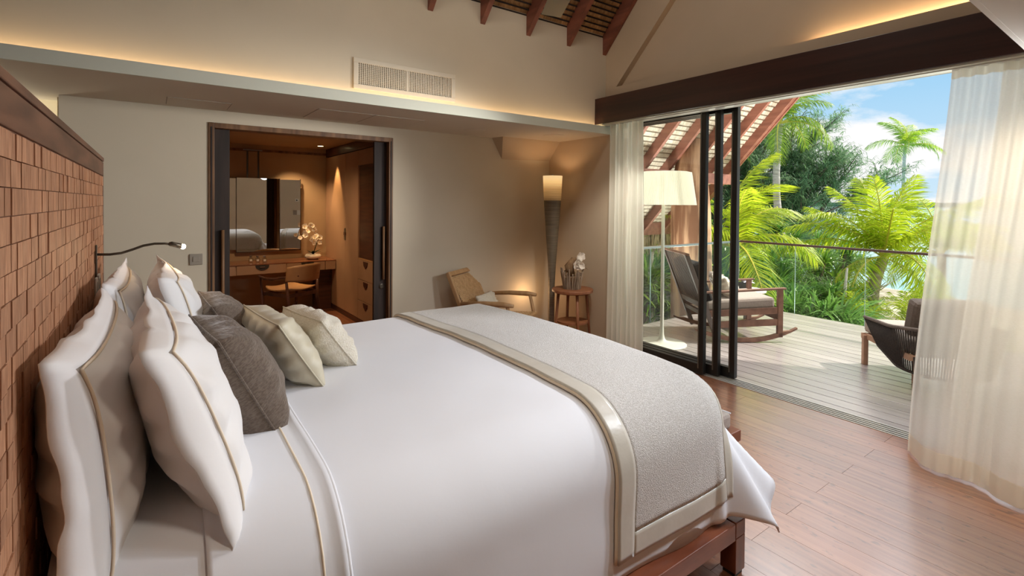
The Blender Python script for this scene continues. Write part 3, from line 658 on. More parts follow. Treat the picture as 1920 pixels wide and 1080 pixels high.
def pillow(name, label, loc, rot, w, h, t, m, seed, flange=0, group=None, seam=None, power=.5, pinch=.07, wr=.009):
    o = thing(name, label, 'pillow', loc, 0, group); o.rotation_euler = rot
    c = pillow_mesh(w, h, t, seed, power=power, pinch=pinch, wr=wr).build('cushion', M[m], o, smooth=True, fix=False); weld(c); c.name = 'case'
    if seam:
        pts = []
        for k in range(97):
            a = 4 * k / 96; s_, f = int(a) % 4, a - int(a)
            u, v = [(-1 + 2 * f, -1), (1, -1 + 2 * f), (1 - 2 * f, 1), (-1, 1 - 2 * f)][s_]
            y = u * w / 2 * (1 - pinch * (1 - v * v) * abs(u) ** 3); z = v * h / 2 * (1 - pinch * (1 - u * u) * abs(v) ** 3)
            pts.append((0, y * 1.002, z * 1.002))
        MB().tube(pts, .0032, 6).build('seam', M[seam], o, smooth=True)
    def face(u, v, k, o):
        u *= k; v *= k
        prof = (max(0, (1 - abs(u) ** 2.6)) * max(0, (1 - abs(v) ** 2.6))) ** power
        return Vector((t / 2 * prof + o, u * w / 2 * (1 - pinch * (1 - v * v) * abs(u) ** 3), v * h / 2 * (1 - pinch * (1 - u * u) * abs(v) ** 3)))
    if flange:
        # flat border round the pillow, wavy and slightly folded
        mb = MB(); n = 160; rings = 5; pts = []
        for k in range(n):
            a = 4 * k / n; s_, f = int(a), a - int(a)
            u, v = [(-1 + 2 * f, -1), (1, -1 + 2 * f), (1 - 2 * f, 1), (-1, 1 - 2 * f)][s_]
            y = u * w / 2 * (1 - pinch * (1 - v * v)); z = v * h / 2 * (1 - pinch * (1 - u * u))
            d = Vector((0, (abs(u) ** 8) * (1 if u > 0 else -1), (abs(v) ** 8) * (1 if v > 0 else -1)))
            for r in range(rings):
                q = r / (rings - 1); wob = .020 * q * (nz3(k * .07, seed * 3.1, 0) * 1.5 + .35 * nz3(k * .22, seed, 7))
                near = 1 if u < 0 else .35
                bend = -(.030 * near) * q * q * (1 if u < -.5 else .4)
                f0 = face(u, v, .975, .002); tgt = Vector((wob + bend, y + d.y * flange * (1.0 if u < 0 else .6), z + d.z * flange * .6))
                p_ = f0.lerp(tgt, q); p_.x = lerp(f0.x, tgt.x, q ** .8); mb.v.append(tuple(p_))
        for k in range(n):
            for r in range(rings - 1):
                a = k * rings + r; b = ((k + 1) % n) * rings + r; mb.f.append((a, b, b + 1, a + 1))
        mb.build('flange', M[m], o, smooth=True, fix=False, solid=.003)
        pts = []
        for k in list(range(0, n, 2)) + [0]:
            a = 4 * k / n; s_, f = int(a), a - int(a)
            u, v = [(-1 + 2 * f, -1), (1, -1 + 2 * f), (1 - 2 * f, 1), (-1, 1 - 2 * f)][s_]
            kk = .962 if max(abs(u), abs(v)) > 0 and abs(abs(u) - abs(v)) > .08 else .95
            pts.append(face(u, v, kk, .003))
        MB().tube(pts, .0036, 6).build('piping', M['piping'], o, smooth=True)
    return o

# ================================================================== BED
XF = 2.045; YN = 1.20; YFAR = 3.19; RN = .24; RF = .13; ZT = .835
def bed():
    b = thing('bed', 'low dark red wooden platform bed carrying the white mattress', 'bed', (0, 0, 0))
    MB().box(-.19, 2.018, 1.141, 1.26, .165, .238).build('side_rail', M['bedwood'], b, bevel=.003)
    MB().box(-.19, 2.018, 3.12, 3.24, .165, .238).build('side_rail', M['bedwood'], b, bevel=.003)
    MB().box(2.021, 2.094, 1.141, 3.24, .172, .240).build('foot_rail', M['bedwood'], b, bevel=.003)
    MB().box(-.18, 2.02, 1.26, 3.12, .17, .20).build('base_board', M['bedwood'], b)
    for x in (2.021, -.15):
        for y in (1.141, 3.168):
            MB().box(x, x + .073, y, y + .072, .018, .1715).build('leg', M['bedwood_leg'], b, bevel=.003)
            MB().box(x + .008, x + .065, y + .008, y + .064, 0, .019).build('foot', M['slide_wood'], b)
    MB().box(-.18, 2.0, 1.235, 3.15, .24, .74).build('mattress', M['linen'], b, bevel=.05)
    MB().grid(90, 2, lambda u, v: (lerp(-.18, 2.01, u), 1.222 - .012 * math.sin(u * 23) * v - (.018 + .008 * math.sin(u * 9)) * v, lerp(.50, .2405, v))).build('mattress_skirt', M['linen'], b, smooth=True, solid=.003, fix=False)
bed()
RX = .13
def drape(a, b, off=0.0, flare=1.0):
    """cloth over the bed; a along X, b along Y measured as flat cloth coordinates"""
    ea = max(0, a - (XF - RX)); en = max(0, (YN + RN) - b); ef = max(0, b - (YFAR - RF)); eb = max(en, ef); sb = -1 if en > ef else 1
    e = math.hypot(ea, eb)
    x = min(a, XF - RX); y = min(max(b, YN + RN), YFAR - RF)
    fy = (y - (YN + YFAR) / 2) / ((YFAR - YN) / 2)
    top = ZT + .035 * (1 - fy * fy) + .006 * nz3(x * 2, y * 2, 1) + .003 * nz3(x * 6, y * 6, 4)
    if e < 1e-6: return Vector((x, y, top + off))
    da, db = ea / e, eb / e * sb
    rb = RN if en > ef else RF
    r = math.hypot(da * RX, db * rb)
    cor = 2 * abs(da * db)
    e *= 1 - .17 * cor
    q = r * PI / 2
    if e < q: ang = e / r; k = math.sin(ang); o2 = off * k; z = top - r + (r + off) * math.cos(ang)
    else: k = 1; o2 = off; z = top - r - (e - q)
    hang = max(0, e - q); ph = math.atan2(eb, ea)
    # square corner: the near hanging side stays out to the bed end
    ax = min(1, da * 1.6)
    fl = flare * hang * (.50 * cor + (.045 * math.sin(a * 7 + 1) + .03 * math.sin(b * 9)) * .6 + .34 * sm((da - .35) / .5))
    if cor > .1: fl += flare * hang * .15 * math.sin(ph * 13) * cor
    fl += .004 * nz3(a * 5, b * 5, 9) * min(1, hang * 10)
    return Vector((x + (ax * RX + da * o2) * k + da * fl, y + db * (rb * k + o2 + fl), z))
def bedding():
    L = RN * PI / 2 - RN
    hemN = .45 + L + .1
    a0, a1 = -.17, XF - RX + RX * PI / 2 + .37
    b0, b1 = YN + RN - (RN * PI / 2 + .365), YFAR - RF + (RF * PI / 2 + .40)
    d = MB().grid(120, 130, lambda u, v: drape(lerp(a0, a1, u), lerp(b0, b1, v)))
    o = thing('duvet', 'smooth white duvet spread over the bed and flaring at the foot corner', 'duvet')
    d.build('cover', M['linen'], o, smooth=True, fix=False, solid=.006)
    # turned down sheet with its piping
    def sh(u, v):
        e = .39 + .008 * nz3(0, v * 6, 3)
        p = drape(lerp(.10, e, u), lerp(b0 + .0, b1, v), .009 + .010 * sm((u - .9) / .1), 1)
        return p
    MB().grid(24, 110, sh).build('turned_down_sheet', M['linen'], o, smooth=True, fix=False, solid=.004)
    MB().tube([drape(.335 + .004 * nz3(1, v / 12, 0), lerp(b0 + .01, b1 - .02, v / 60), .0125) for v in range(61)], .003, 6).build('piping', M['piping'], o, smooth=True)
    MB().tube([drape(.392 + .008 * nz3(0, v / 60 * 6, 3), lerp(b0, b1 - .02, v / 60), .016) for v in range(61)], .006, 6).build('hem_fold', M['linen'], o, smooth=True)
    # throw
    t = thing('throw_blanket', 'oatmeal knitted throw with wide satin border across the foot of the bed', 'blanket')
    bw = .085
    def edge(v): return 1.325 + .010 * math.sin(v * 5) + .006 * nz3(v * 4, 2, 0)
    tb0 = YN + RN - (RN * PI / 2 + .282); tb1 = YFAR - RF + (RF * PI / 2 + .3); ta1 = XF - RX + RX * PI / 2 + .015
    def T(u0, u1, v0, v1, nu, nv, off):
        return MB().grid(nu, nv, lambda u, v: drape(lerp(edge(lerp(v0, v1, v)) + u0, u1 if u1 > 1 else edge(lerp(v0, v1, v)) + u1, u), lerp(tb0, tb1, lerp(v0, v1, v)), off, .7))
    tot = tb1 - tb0; vb = bw / tot
    T(bw, ta1 - bw, vb, 1 - vb, 40, 110, .017).build('knit_field', M['throw'], t, smooth=True, fix=False, solid=.010)
    T(0, bw, 0, 1, 6, 110, .018).build('satin_border', M['satin'], t, smooth=True, fix=False, solid=.012)
    MB().grid(6, 110, lambda u, v: drape(lerp(ta1 - bw, ta1, u), lerp(tb0, tb1, v), .018, .7)).build('satin_border', M['satin'], t, smooth=True, fix=False, solid=.012)
    T(bw, ta1 - bw, 0, vb, 40, 6, .018).build('satin_border', M['satin'], t, smooth=True, fix=False, solid=.012)
    T(bw, ta1 - bw, 1 - vb, 1, 40, 6, .018).build('satin_border', M['satin'], t, smooth=True, fix=False, solid=.012)
    MB().tube([drape(edge(v / 80) - .002, lerp(tb0, tb1, v / 80), .012, .7) for v in range(81)], .0065, 6).build('edge_piping', M['piping'], t, smooth=True)
bedding()

def headboard():
    h = thing('headboard', 'tall free-standing headboard panel faced with square wooden mosaic blocks', 'headboard', (-.2, .98, 0))
    yl = 2.36
    MB().box(-.10, -.002, 0, yl, 0, 1.81).build('core', M['grout'], h)
    MB().box(-.105, .006, 0, yl + .004, 1.796, 1.815).build('cap_rail', M['headwood'], h, bevel=.002)
    MB().box(-.012, .004, 0, yl - .028, 1.722, 1.792).build('top_rail', M['headwood'], h, bevel=.002)
    MB().box(-.012, .004, yl - .012, yl, 0, 1.792).build('edge_rail', M['headwood'], h, bevel=.002)
    MB().box(-.10, -.012, yl + .0005, yl + .004, 0, 1.795).build('end_panel', M['headwood'], h)
    W, H = .0435, .0495
    tl = []
    nr = 34; nc = int((yl - .03) / W)
    for c in range(nc):
        for r in range(nr):
            y = (yl - .030) - (c + 1) * W; z = 1.718 - (r + 1) * H
            if z < .03: continue
            tl.append((y, z))
    def vis(t):
        y = t[0] + .98; z = t[1]
        if y < 1.18: return 9
        return y + (3 if z < .95 + max(0, (y - 1.3)) * .2 else 0)
    tl.sort(key=vis)
    ms = []
    for i in range(5):
        d = .0015 + .0007 * i; ms.append(MB().box(-.012, d, .0006, W - .0006, .001, H - .001).mesh('tile', M['tile']))
    for y, z in tl[:300]: piece('tile', ms[R.randrange(5)], h, (0, y, z))
    mb = MB()
    for y, z in tl[300:]:
        d = .0015 + .0007 * R.randrange(5); mb.box(-.012, d, y + .0006, y + W - .0006, z + .001, z + H - .001)
    o = mb.build('tile_field', M['tile'], h, fix=False); o['kind'] = 'stuff'
    # reading lamp
    l = thing('reading_lamp', 'lit bronze gooseneck reading lamp on the far end of the headboard', 'lamp', (-.195, 2.84, 1.35))
    MB().box(-.001, .006, -.012, .012, -.13, .05).build('back_plate', M['bronze'], l, bevel=.002)
    MB().box(.006, .012, -.006, .006, -.105, -.085).build('switch', M['steel'], l)
    pts = [(.006, 0, .008), (.05, 0, .006), (.09, 0, .010), (.13, 0, .024), (.17, 0, .040), (.21, 0, .047), (.25, 0, .046), (.272, 0, .042)]
    MB().tube(pts, .0055, 8).build('neck', M['bronze'], l, smooth=True)
    MB().tube([(.265, 0, .044), (.275, 0, .043), (.318, 0, .030)], [.008, .012, .012], 14).build('head', M['bronze'], l, smooth=True)
    MB().tube([(.310, 0, .0325), (.324, 0, .028), (.331, 0, .026)], [.0115, .0125, .006], 12).build('bulb', M['bulb'], l, smooth=True)
    add_light('reading_bulb', 'POINT', (.145, 2.84, 1.372), None, 1.2, WARM, size=.015)
    s = thing('socket_plate', 'pair of white sockets on the headboard under the reading lamp', 'socket', (-.1945, 2.83, 1.17))
    for k in (0, 1):
        q = MB().box(-.001, .008, -.04 + k * .11, .04 + k * .11, .0, .09).build('face_plate', M['whiteplastic'], s, bevel=.003)
        MB().box(.008, .010, -.025 + k * .11, .025 + k * .11, .02, .07).build('insert', M['plate'], q)
headboard()
# pillows
WP = 'white pillows leaning on the headboard'
pillow('pillow', 'white pillow nearest the camera, standing flat against the mosaic headboard', (-.105, 1.73, 1.02), (0, math.radians(-5), math.radians(-1)), .88, .50, .20, 'linen_pillow', 1, flange=.055, group=WP, power=.42)
pillow('pillow', 'white pillow leaning in front of the nearest one, beside the near brown cushion', (.078, 1.74, 1.045), (0, math.radians(-19), math.radians(2)), .82, .46, .21, 'linen_pillow', 2, flange=.055, group=WP, power=.42)
pillow('pillow', 'white pillow at the far end, flat against the headboard under the reading lamp', (-.09, 2.65, 1.035), (0, math.radians(-4), 0), .84, .50, .17, 'linen_pillow', 3, flange=.05, group=WP, power=.42)
pillow('pillow', 'white peaked pillow in front of the far one, behind the far brown cushion', (.10, 2.64, 1.055), (math.radians(0), math.radians(-12), math.radians(2)), .80, .50, .18, 'linen_pillow', 4, flange=.045, group=WP, power=.42)
pillow('cushion', 'grey-brown ribbed square cushion nearest the camera', (.228, 1.93, 1.005), (math.radians(0), math.radians(-27), math.radians(6)), .46, .40, .24, 'brown_fab', 5, group='grey-brown cushions on the bed', seam='brown_fab', power=.40)
pillow('cushion', 'grey-brown ribbed cushion behind the nearer brown one, beside the far white pillow', (.285, 2.56, 1.005), (0, math.radians(-30), math.radians(2)), .46, .38, .22, 'brown_fab', 6, group='grey-brown cushions on the bed', seam='brown_fab')
pillow('cushion', 'cream satin cushion with piped edge between the brown and ivory cushions', (.445, 2.24, 1.00), (math.radians(0), math.radians(-32), math.radians(6)), .48, .33, .16, 'cream_fab', 7, seam='cream_fab', power=.42)
pillow('cushion', 'small ivory textured cushion foremost on the duvet', (.625, 2.36, .985), (math.radians(0), math.radians(-36), math.radians(10)), .40, .28, .17, 'ivory_fab', 8, seam='ivory_fab', power=.40)

def bench():
    b = thing('bench', 'dark wooden bench with beige cushion at the foot of the bed', 'bench', (2.42, 1.42, 0))
    MB().box(-.10, .13, .0, 1.5, .34, .40).build('seat_frame', M['bedwood'], b, bevel=.004)
    for y in (.02, 1.42):
        for x in (-.09, .06): MB().box(x, x + .06, y, y + .06, 0, .34).build('leg', M['bedwood_leg'], b)
    c = MB().box(-.10, .09, .03, 1.47, .401, .49).build('cushion', M['taupe'], b, bevel=.02)
    MB().tube([(.085, .035, .486), (.085, 1.465, .486)], .004, 6).build('piping', M['linen'], c)
bench()

# ================================================================== wall items
def vent():
    v = thing('air_vent', 'long cream ventilation grille high on the back wall', 'vent', (1.293, YU, 2.49))
    w, h = .909, .243; fr = .037
    for (a, b, c, d) in ((0, w, 0, fr), (0, w, h - fr, h), (0, fr, fr, h - fr), (w - fr, w, fr, h - fr)):
        MB().box(a, b, -.016, -.001, c, d).build('frame', M['ventpaint'], v, bevel=.003)
    MB().box(fr, w - fr, -.002, -.0005, fr, h - fr).build('duct', M['ventdark'], v)
    MB().box(w / 2 - .008, w / 2 + .008, -.014, -.003, fr, h - fr).build('divider', M['ventpaint'], v)
    mb = MB(); n = 52
    for i in range(n + 1):
        x = fr + (w - 2 * fr) * i / n; mb.box(x - .0038, x + .0038, -.013, -.007, fr, h - fr)
    for i in range(13):
        z = fr + (h - 2 * fr) * i / 12; mb.box(fr, w - fr, -.008, -.003, z - .0035, z + .0035)
    o = mb.build('grille', M['ventpaint'], v, fix=False); o['kind'] = 'stuff'
    s = thing('light_switch', 'square taupe light switch on the back wall left of the dressing room opening', 'switch', (.308, YB - .0005, 1.108))
    MB().box(-.046, .046, -.010, 0, -.046, .046).build('face_plate', M['plate'], s, bevel=.003)
    MB().box(-.024, .024, -.015, -.010, -.02, .024).build('rocker', M['plate'], s, bevel=.002)
    for x, y, lb in ((2.767, 4.50, 'round ceiling speaker cover in the soffit nearer the vent'), (3.674, 4.285, 'round ceiling speaker cover in the soffit above the woven floor lamp')):
        c = thing('ceiling_speaker', lb, 'speaker', (x, y, ZS - .0005))
        MB().lathe([(.001, -.008), (.10, -.008), (.115, -.004), (.12, 0)], 28, cap=False).build('cover', M['ceiling'], c, smooth=True)
    # near wall, seen in the mirror
    t = thing('thermostat', 'small white thermostat on the front wall seen in the mirror', 'thermostat', (1.55, -.5995, 1.62)); MB().box(-.05, .05, 0, .015, -.045, .045).build('body', M['whiteplastic'], t, bevel=.004); MB().box(-.02, .02, .015, .017, -.015, .02).build('screen', M['ventdark'], t)
    t = thing('light_switch', 'double switch plate on the front wall seen in the mirror', 'switch', (1.55, -.5995, 1.25)); MB().box(-.10, .0, 0, .01, -.07, .07).build('face_plate', M['plate'], t, bevel=.003); MB().box(.005, .10, 0, .01, -.07, .07).build('face_plate', M['whiteplastic'], t, bevel=.003)
vent()

def floor_lamp():
    l = thing('floor_lamp', 'tall conical woven floor lamp glowing at the top in the corner', 'lamp', (3.85, 4.50, 0))
    def rad(z): 
        T = [(0, .036), (.28, .034), (.64, .038), (.88, .048), (1.12, .066), (1.36, .082), (1.6, .100), (1.92, .115)]
        for (a, ra), (b_, rb) in zip(T[:-1], T[1:]):
            if z <= b_: return lerp(ra, rb, max(0, (z - a) / (b_ - a)))
        return .115
    zs = [1.92 * i / 40 for i in range(41)]
    MB().lathe([(rad(z), z) for z in zs if z <= 1.635], 28, cap=False).build('body', M['lamp_body'], l, smooth=True)
    MB().lathe([(rad(z), z) for z in [1.63 + .29 * i / 8 for i in range(9)]], 28, cap=False).build('shade', M['shade_mix'], l, smooth=True)
    MB().lathe([(.10, 0), (.10, .012), (.03, .014)], 24).build('base', M['bronze'], l)
    MB().lathe([(.009, 1.90), (.009, 1.935), (.001, 1.94)], 10).build('finial', M['steel'], l)
    MB().tube([(-.113, 0, 1.905), (.113, 0, 1.905)], .003, 5).build('spider', M['steel'], l)
    add_light('lamp_bulb', 'POINT', (3.85, 4.50, 1.84), None, 3.5, WARM, size=.03)
    # uplight on the floor behind the lamp
    add_light('floor_uplight', 'POINT', (3.72, 4.74, .50), None, 2.2, (1, .60, .30), size=.06)
def shade_mix():
    m = mat('lamp_shade_glowing', (.60, .42, .22), .7, (.75, .55, .30), (3, 3, 120), bump=.2, bump_scale=(3, 3, 240))
    nt = m.node_tree; b = nt.nodes['Principled BSDF']; tc = nt.nodes.new('ShaderNodeTexCoord'); sp = nt.nodes.new('ShaderNodeSeparateXYZ'); nt.links.new(tc.outputs['Generated'], sp.inputs[0])
    cr = nt.nodes.new('ShaderNodeValToRGB'); nt.links.new(sp.outputs[2], cr.inputs[0]); e = cr.color_ramp.elements
    e[0].position = 0; e[0].color = (.02, .012, .004, 1); e[1].position = 1; e[1].color = (1.0, .72, .36, 1); a = e.new(.45); a.color = (.35, .19, .06, 1); a = e.new(.75); a.color = (1, .60, .23, 1)
    nt.links.new(cr.outputs[0], b.inputs['Emission Color']); b.inputs['Emission Strength'].default_value = .8
    return m
M['shade_mix'] = shade_mix()
floor_lamp()

def side_table():
    t = thing('side_table', 'round reddish wooden side table with lower shelf beside the woven lamp', 'table', (3.87, 4.16, 0))
    zt = .635
    MB().lathe([(.20, zt - .045), (.232, zt - .03), (.232, zt - .006), (.226, zt), (.001, zt)], 36).build('table_top', M['teak'], t, bevel=0, smooth=False)
    MB().lathe([(.001, .255), (.175, .255), (.175, .275), (.001, .275)], 32).build('shelf', M['teak'], t)
    for k in range(4):
        a = PI / 4 + k * PI / 2 + .35; MB().tube([(.165 * math.cos(a), .165 * math.sin(a), zt - .04), (.215 * math.cos(a), .215 * math.sin(a), 0)], [.018, .014], 10).build('leg', M['teak'], t, smooth=True)
    p = thing('stick_planter', 'planter ringed with driftwood sticks holding pale orchid flowers on the side table', 'planter', (3.86, 4.16, zt + .0005))
    MB().lathe([(.001, 0), (.085, 0), (.105, .13), (.09, .14), (.001, .14)], 16).build('pot', M['husk'], p)
    for k in range(30):
        a = k * 2 * PI / 30; h = R.uniform(.17, .235); r0 = .092; r1 = .118 + R.uniform(-.005, .012); tw = R.uniform(-.15, .2)
        MB().tube([(r0 * math.cos(a), r0 * math.sin(a), .0), (lerp(r0, r1, .5) * math.cos(a + tw / 2), lerp(r0, r1, .5) * math.sin(a + tw / 2), h / 2), (r1 * math.cos(a + tw), r1 * math.sin(a + tw), h)], [.008, .009, .008], 6).build('stick', M['driftwood'], p)
    MB().tube([(.0, .02, .15), (-.02, .03, .25), (.03, .01, .32), (.09, -.01, .33)], [.05, .055, .04, .012], 10).build('husk', M['husk'], p, smooth=True)
    mb = MB()
    for k in range(7):
        a = R.uniform(-1, 1.6); l = R.uniform(.08, .16); q = Vector((.07, 0, .26)); e = q + Vector((math.cos(a) * l, -.03, math.sin(a) * l * .8 - .04)); mb.tube([q, (q + e) / 2 + Vector((0, 0, .02)), e], [.006, .004, .002], 5)
    mb.build('twig', M['driftwood'], p)
    pm = MB()
    for j in range(5):
        a = j * 2 * PI / 5; n = 4; base = len(pm.v)
        for i in range(n + 1):
            t_ = i / n; r = .05 * t_; w = .024 * math.sin(PI * (t_ * .85 + .05)); c = Vector((math.cos(a) * r, -.004 - .02 * t_ * t_, math.sin(a) * r)); s = Vector((-math.sin(a), 0, math.cos(a))) * w
            pm.v += [tuple(c - s), tuple(c + s)]
        pm.f += [(base + 2 * i, base + 2 * i + 1, base + 2 * i + 3, base + 2 * i + 2) for i in range(n)]
    me = pm.mesh('flower', M['petal'], True)
    for k in range(9): piece('flower', me, p, (.04 + R.uniform(-.05, .09), -.05 + R.uniform(-.03, .03), .30 + R.uniform(-.05, .075)), (R.uniform(-.6, .4), R.uniform(-.6, .6), R.uniform(-.9, .9)))
side_table()

def rattan_chair():
    c = thing('lounge_chair', 'pale oak armchair with woven paper cord back and seat by the back wall', 'chair', (3.04, 4.46, 0), math.radians(-58))
    # local: +x forward, y left.
    bt, bb = Vector((-.44, 0, .83)), Vector((-.16, 0, .33))
    for s in (-1, 1):
        MB().bar((bt.x, s * .285, bt.z), (bb.x - .03, s * .285, bb.z - .06), .035, .045, up=(1, 0, .5)).build('back_stile', M['oak'], c, bevel=.008)
        MB().tube([(-.26, s * .335, .545), (.0, s * .345, .57), (.22, s * .345, .575), (.33, s * .34, .57)], [.020, .024, .028, .018], 12).build('armrest', M['oak'], c, smooth=True)
        MB().tube([(.26, s * .335, .56), (.30, s * .33, .40), (.31, s * .32, .25), (.33, s * .31, 0)], [.018, .019, .019, .014], 12).build('front_leg', M['oak'], c, smooth=True)
        MB().tube([(-.22, s * .30, .45), (-.26, s * .30, .2), (-.32, s * .31, 0)], [.018, .018, .014], 12).build('rear_leg', M['oak'], c, smooth=True)
        MB().bar((-.2, s * .285, .33), (.34, s * .285, .37), .03, .045).build('seat_rail', M['oak'], c, bevel=.006)
    MB().bar((bt.x, -.30, bt.z), (bt.x, .30, bt.z), .05, .04, up=(.87, 0, .5)).build('top_rail', M['oak'], c, bevel=.008)
    MB().bar((.34, -.30, .37), (.34, .30, .37), .045, .04).build('front_rail', M['oak'], c, bevel=.01)
    MB().bar((bb.x, -.29, bb.z + .03), (bb.x, .29, bb.z + .03), .03, .03).build('back_rail', M['oak'], c)
    def woven(name, A, Bv, U, nu, nv, nrm):
        mb = MB(); nrm = Vector(nrm); A = Vector(A); Bv = Vector(Bv); U = Vector(U)
        def P(u, v, o): return A + (Bv - A) * v + U * (u - .5) + nrm * o
        for i in range(nu):
            u = (i + .5) / nu; pts = [P(u, j / 26, .004 * (1 if (i + j) % 2 else -1)) for j in range(27)]; mb.tube(pts, .0062, 4, cap=False)
        for j in range(nv):
            v = (j + .5) / nv; pts = [P(i / 22, v, .004 * (-1 if (i + j) % 2 else 1)) for i in range(23)]; mb.tube(pts, .0055, 4, cap=False)
        o = mb.build(name, M['cord'], c, smooth=True, fix=False); o['kind'] = 'stuff'
    woven('woven_back', (bt.x + .01, 0, bt.z - .03), (bb.x, 0, bb.z + .03), (0, .54, 0), 36, 34, (.87, 0, .49))
    woven('woven_seat', (-.18, 0, .35), (.33, 0, .392), (0, .54, 0), 36, 34, (0, 0, 1))
    o = pillow('cushion', 'small pale linen cushion on the woven armchair', (0, 0, 0), (0, 0, 0), .40, .22, .12, 'ivory_fab', 12)
    R_ = Matrix.Rotation(math.radians(-58), 4, 'Z'); o.matrix_world = Matrix.Translation(Vector((3.04, 4.46, 0)) + (R_ @ Vector((-.11, .0, .51)))) @ R_ @ Matrix.Rotation(math.radians(-28), 4, 'Y')
rattan_chair()

def desk_chair():
    c = thing('desk_chair', 'walnut armchair with tan leather seat and curved back at the dressing table', 'chair', (1.50, 6.98, 0), math.radians(117))
    # forward +x toward desk
    def seat(u, v):
        x = lerp(-.22, .26, u); w = .25 * (1 - .25 * (abs(2 * u - 1) ** 3)); y = (2 * v - 1) * w
        return (x, y, .455 + .025 * (2 * v - 1) ** 2 + .03 * (2 * u - 1) ** 2 - .02)
    MB().grid(14, 14, seat).build('seat', M['leather'], c, smooth=True, solid=.018, fix=False)
    def back(u, v):
        a = lerp(-.95, .95, u); r = .31; top = .80 - .03 * abs(2 * u - 1) ** 2 + .0; lo = .60 - .02 * math.cos(a)
        x = -.02 - r * math.cos(a) - .03 * v; y = r * math.sin(a) * 1.02
        return (x, y, lerp(lo, top, v))
    MB().grid(20, 8, back).build('backrest', M['leather'], c, smooth=True, solid=.018, fix=False)
    pts = [(.26, .29, .635), (.12, .31, .615), (-.04, .315, .615), (-.18, .27, .64), (-.30, .15, .66), (-.335, 0, .665), (-.30, -.15, .66), (-.18, -.27, .64), (-.04, -.315, .615), (.12, -.31, .615), (.26, -.29, .635)]
    MB().tube(pts, [.012, .018, .018, .016, .016, .016, .016, .016, .018, .018, .012], 8).build('arm_rail', M['walnut'], c, smooth=True)
    for s in (-1, 1):
        MB().tube([(.22, s * .29, .625), (.225, s * .26, .3), (.26, s * .27, 0)], [.014, .02, .012], 8).build('front_leg', M['walnut'], c, smooth=True)
        MB().tube([(-.20, s * .25, .65), (-.21, s * .22, .35), (-.30, s * .24, 0)], [.014, .022, .012], 8).build('rear_leg', M['walnut'], c, smooth=True)
        MB().bar((.22, s * .25, .41), (-.21, s * .22, .40), .02, .045).build('side_rail', M['walnut'], c)
    MB().bar((.22, -.26, .40), (.22, .26, .40), .02, .045).build('front_rail', M['walnut'], c)
    MB().bar((-.21, -.22, .40), (-.21, .22, .40), .02, .045).build('back_rail', M['walnut'], c)
    MB().bar((.2, -.25, .22), (-.2, .22, .22), .015, .02).build('stretcher', M['walnut'], c)
desk_chair()

# ================================================================== curtains, doors
def curtain(name, label, fn, nu, nv, m, extra=None):
    o = thing(name, label, 'curtain')
    MB().grid(nu, nv, fn).build('cloth', M[m], o, smooth=True, fix=False)
    return o
def right_curtain():
    top = 2.462
    def fn(u, v, dens=1, ph=0, inset=0):
        # u along the track (far edge 0 -> near), v downwards
        z = lerp(top, .012 if not inset else .04, v)
        yt = lerp(.925, -.45, u); yb = lerp(1.075, -.50, u ** 1.15); y = lerp(yt, yb, sm(v) * .5 + v * .5)
        y += .05 * math.sin(v * PI) * (1 - u) * .4
        xc = 4.055 - .135 * v ** 1.6 - .16 * v * v * math.sin(min(1, u * 1.9) * PI * .62) + inset
        f = u * 46 + ph
        amp = lerp(.020, .006, min(1, v * 1.6)); x = xc + amp * math.sin(f * 2 * PI / 2.3)
        big = .045 * v ** .7; x += big * math.sin(u * 9.5 * PI * .9 + .7 + .5 * math.sin(v * 2.2) + ph) + .016 * v * math.sin(u * 41 + v * 1.3 + ph)
        y += .02 * v * math.sin(u * 23 + ph + 1)
        return (x, y, z)
    o = thing('curtain', 'sheer off-white curtain drawn to the near end of the doorway, brushing the floor', 'curtain')
    MB().grid(220, 46, lambda u, v: fn(u, v)).build('cloth', M['sheer'], o, smooth=True, fix=False)
    MB().grid(160, 40, lambda u, v: fn(.16 + .84 * u, v, 1, 2.1, .055)).build('cloth', M['sheer'], o, smooth=True, fix=False)
    MB().grid(220, 2, lambda u, v: (fn(u, v * .028)[0] - .004, fn(u, v * .028)[1], fn(u, v * .028)[2])).build('heading_tape', M['sheer_dense'], o, smooth=True, fix=False)
    MB().grid(220, 3, lambda u, v: (fn(u, .955 + .045 * v)[0] - .002, fn(u, .955 + .045 * v)[1], fn(u, .955 + .045 * v)[2])).build('hem', M['sheer_dense'], o, smooth=True, fix=False)
right_curtain()
def left_curtain():
    top = 2.462
    def fn(u, v):
        y = lerp(3.345, 3.76, u); y = 3.55 + (y - 3.55) * (1 + .10 * v) - .02 * v
        x = 4.05 + lerp(.026, .036, v) * math.sin(u * 2 * PI * 7 + .6 * math.sin(v * 3)) + .012 * math.sin(u * 17 + v * 2) - .03 * v
        return (x, y, lerp(top, .01, v))
    o = thing('curtain', 'gathered ivory sheer curtain hanging at the far end of the doorway beside the wall', 'curtain')
    MB().grid(150, 30, fn).build('cloth', M['sheer_dense'], o, smooth=True, fix=False)
left_curtain()
struct(MB().box(4.02, 4.09, -.55, 3.86, 2.446, 2.4525).build('trim_5', M['track_light']))

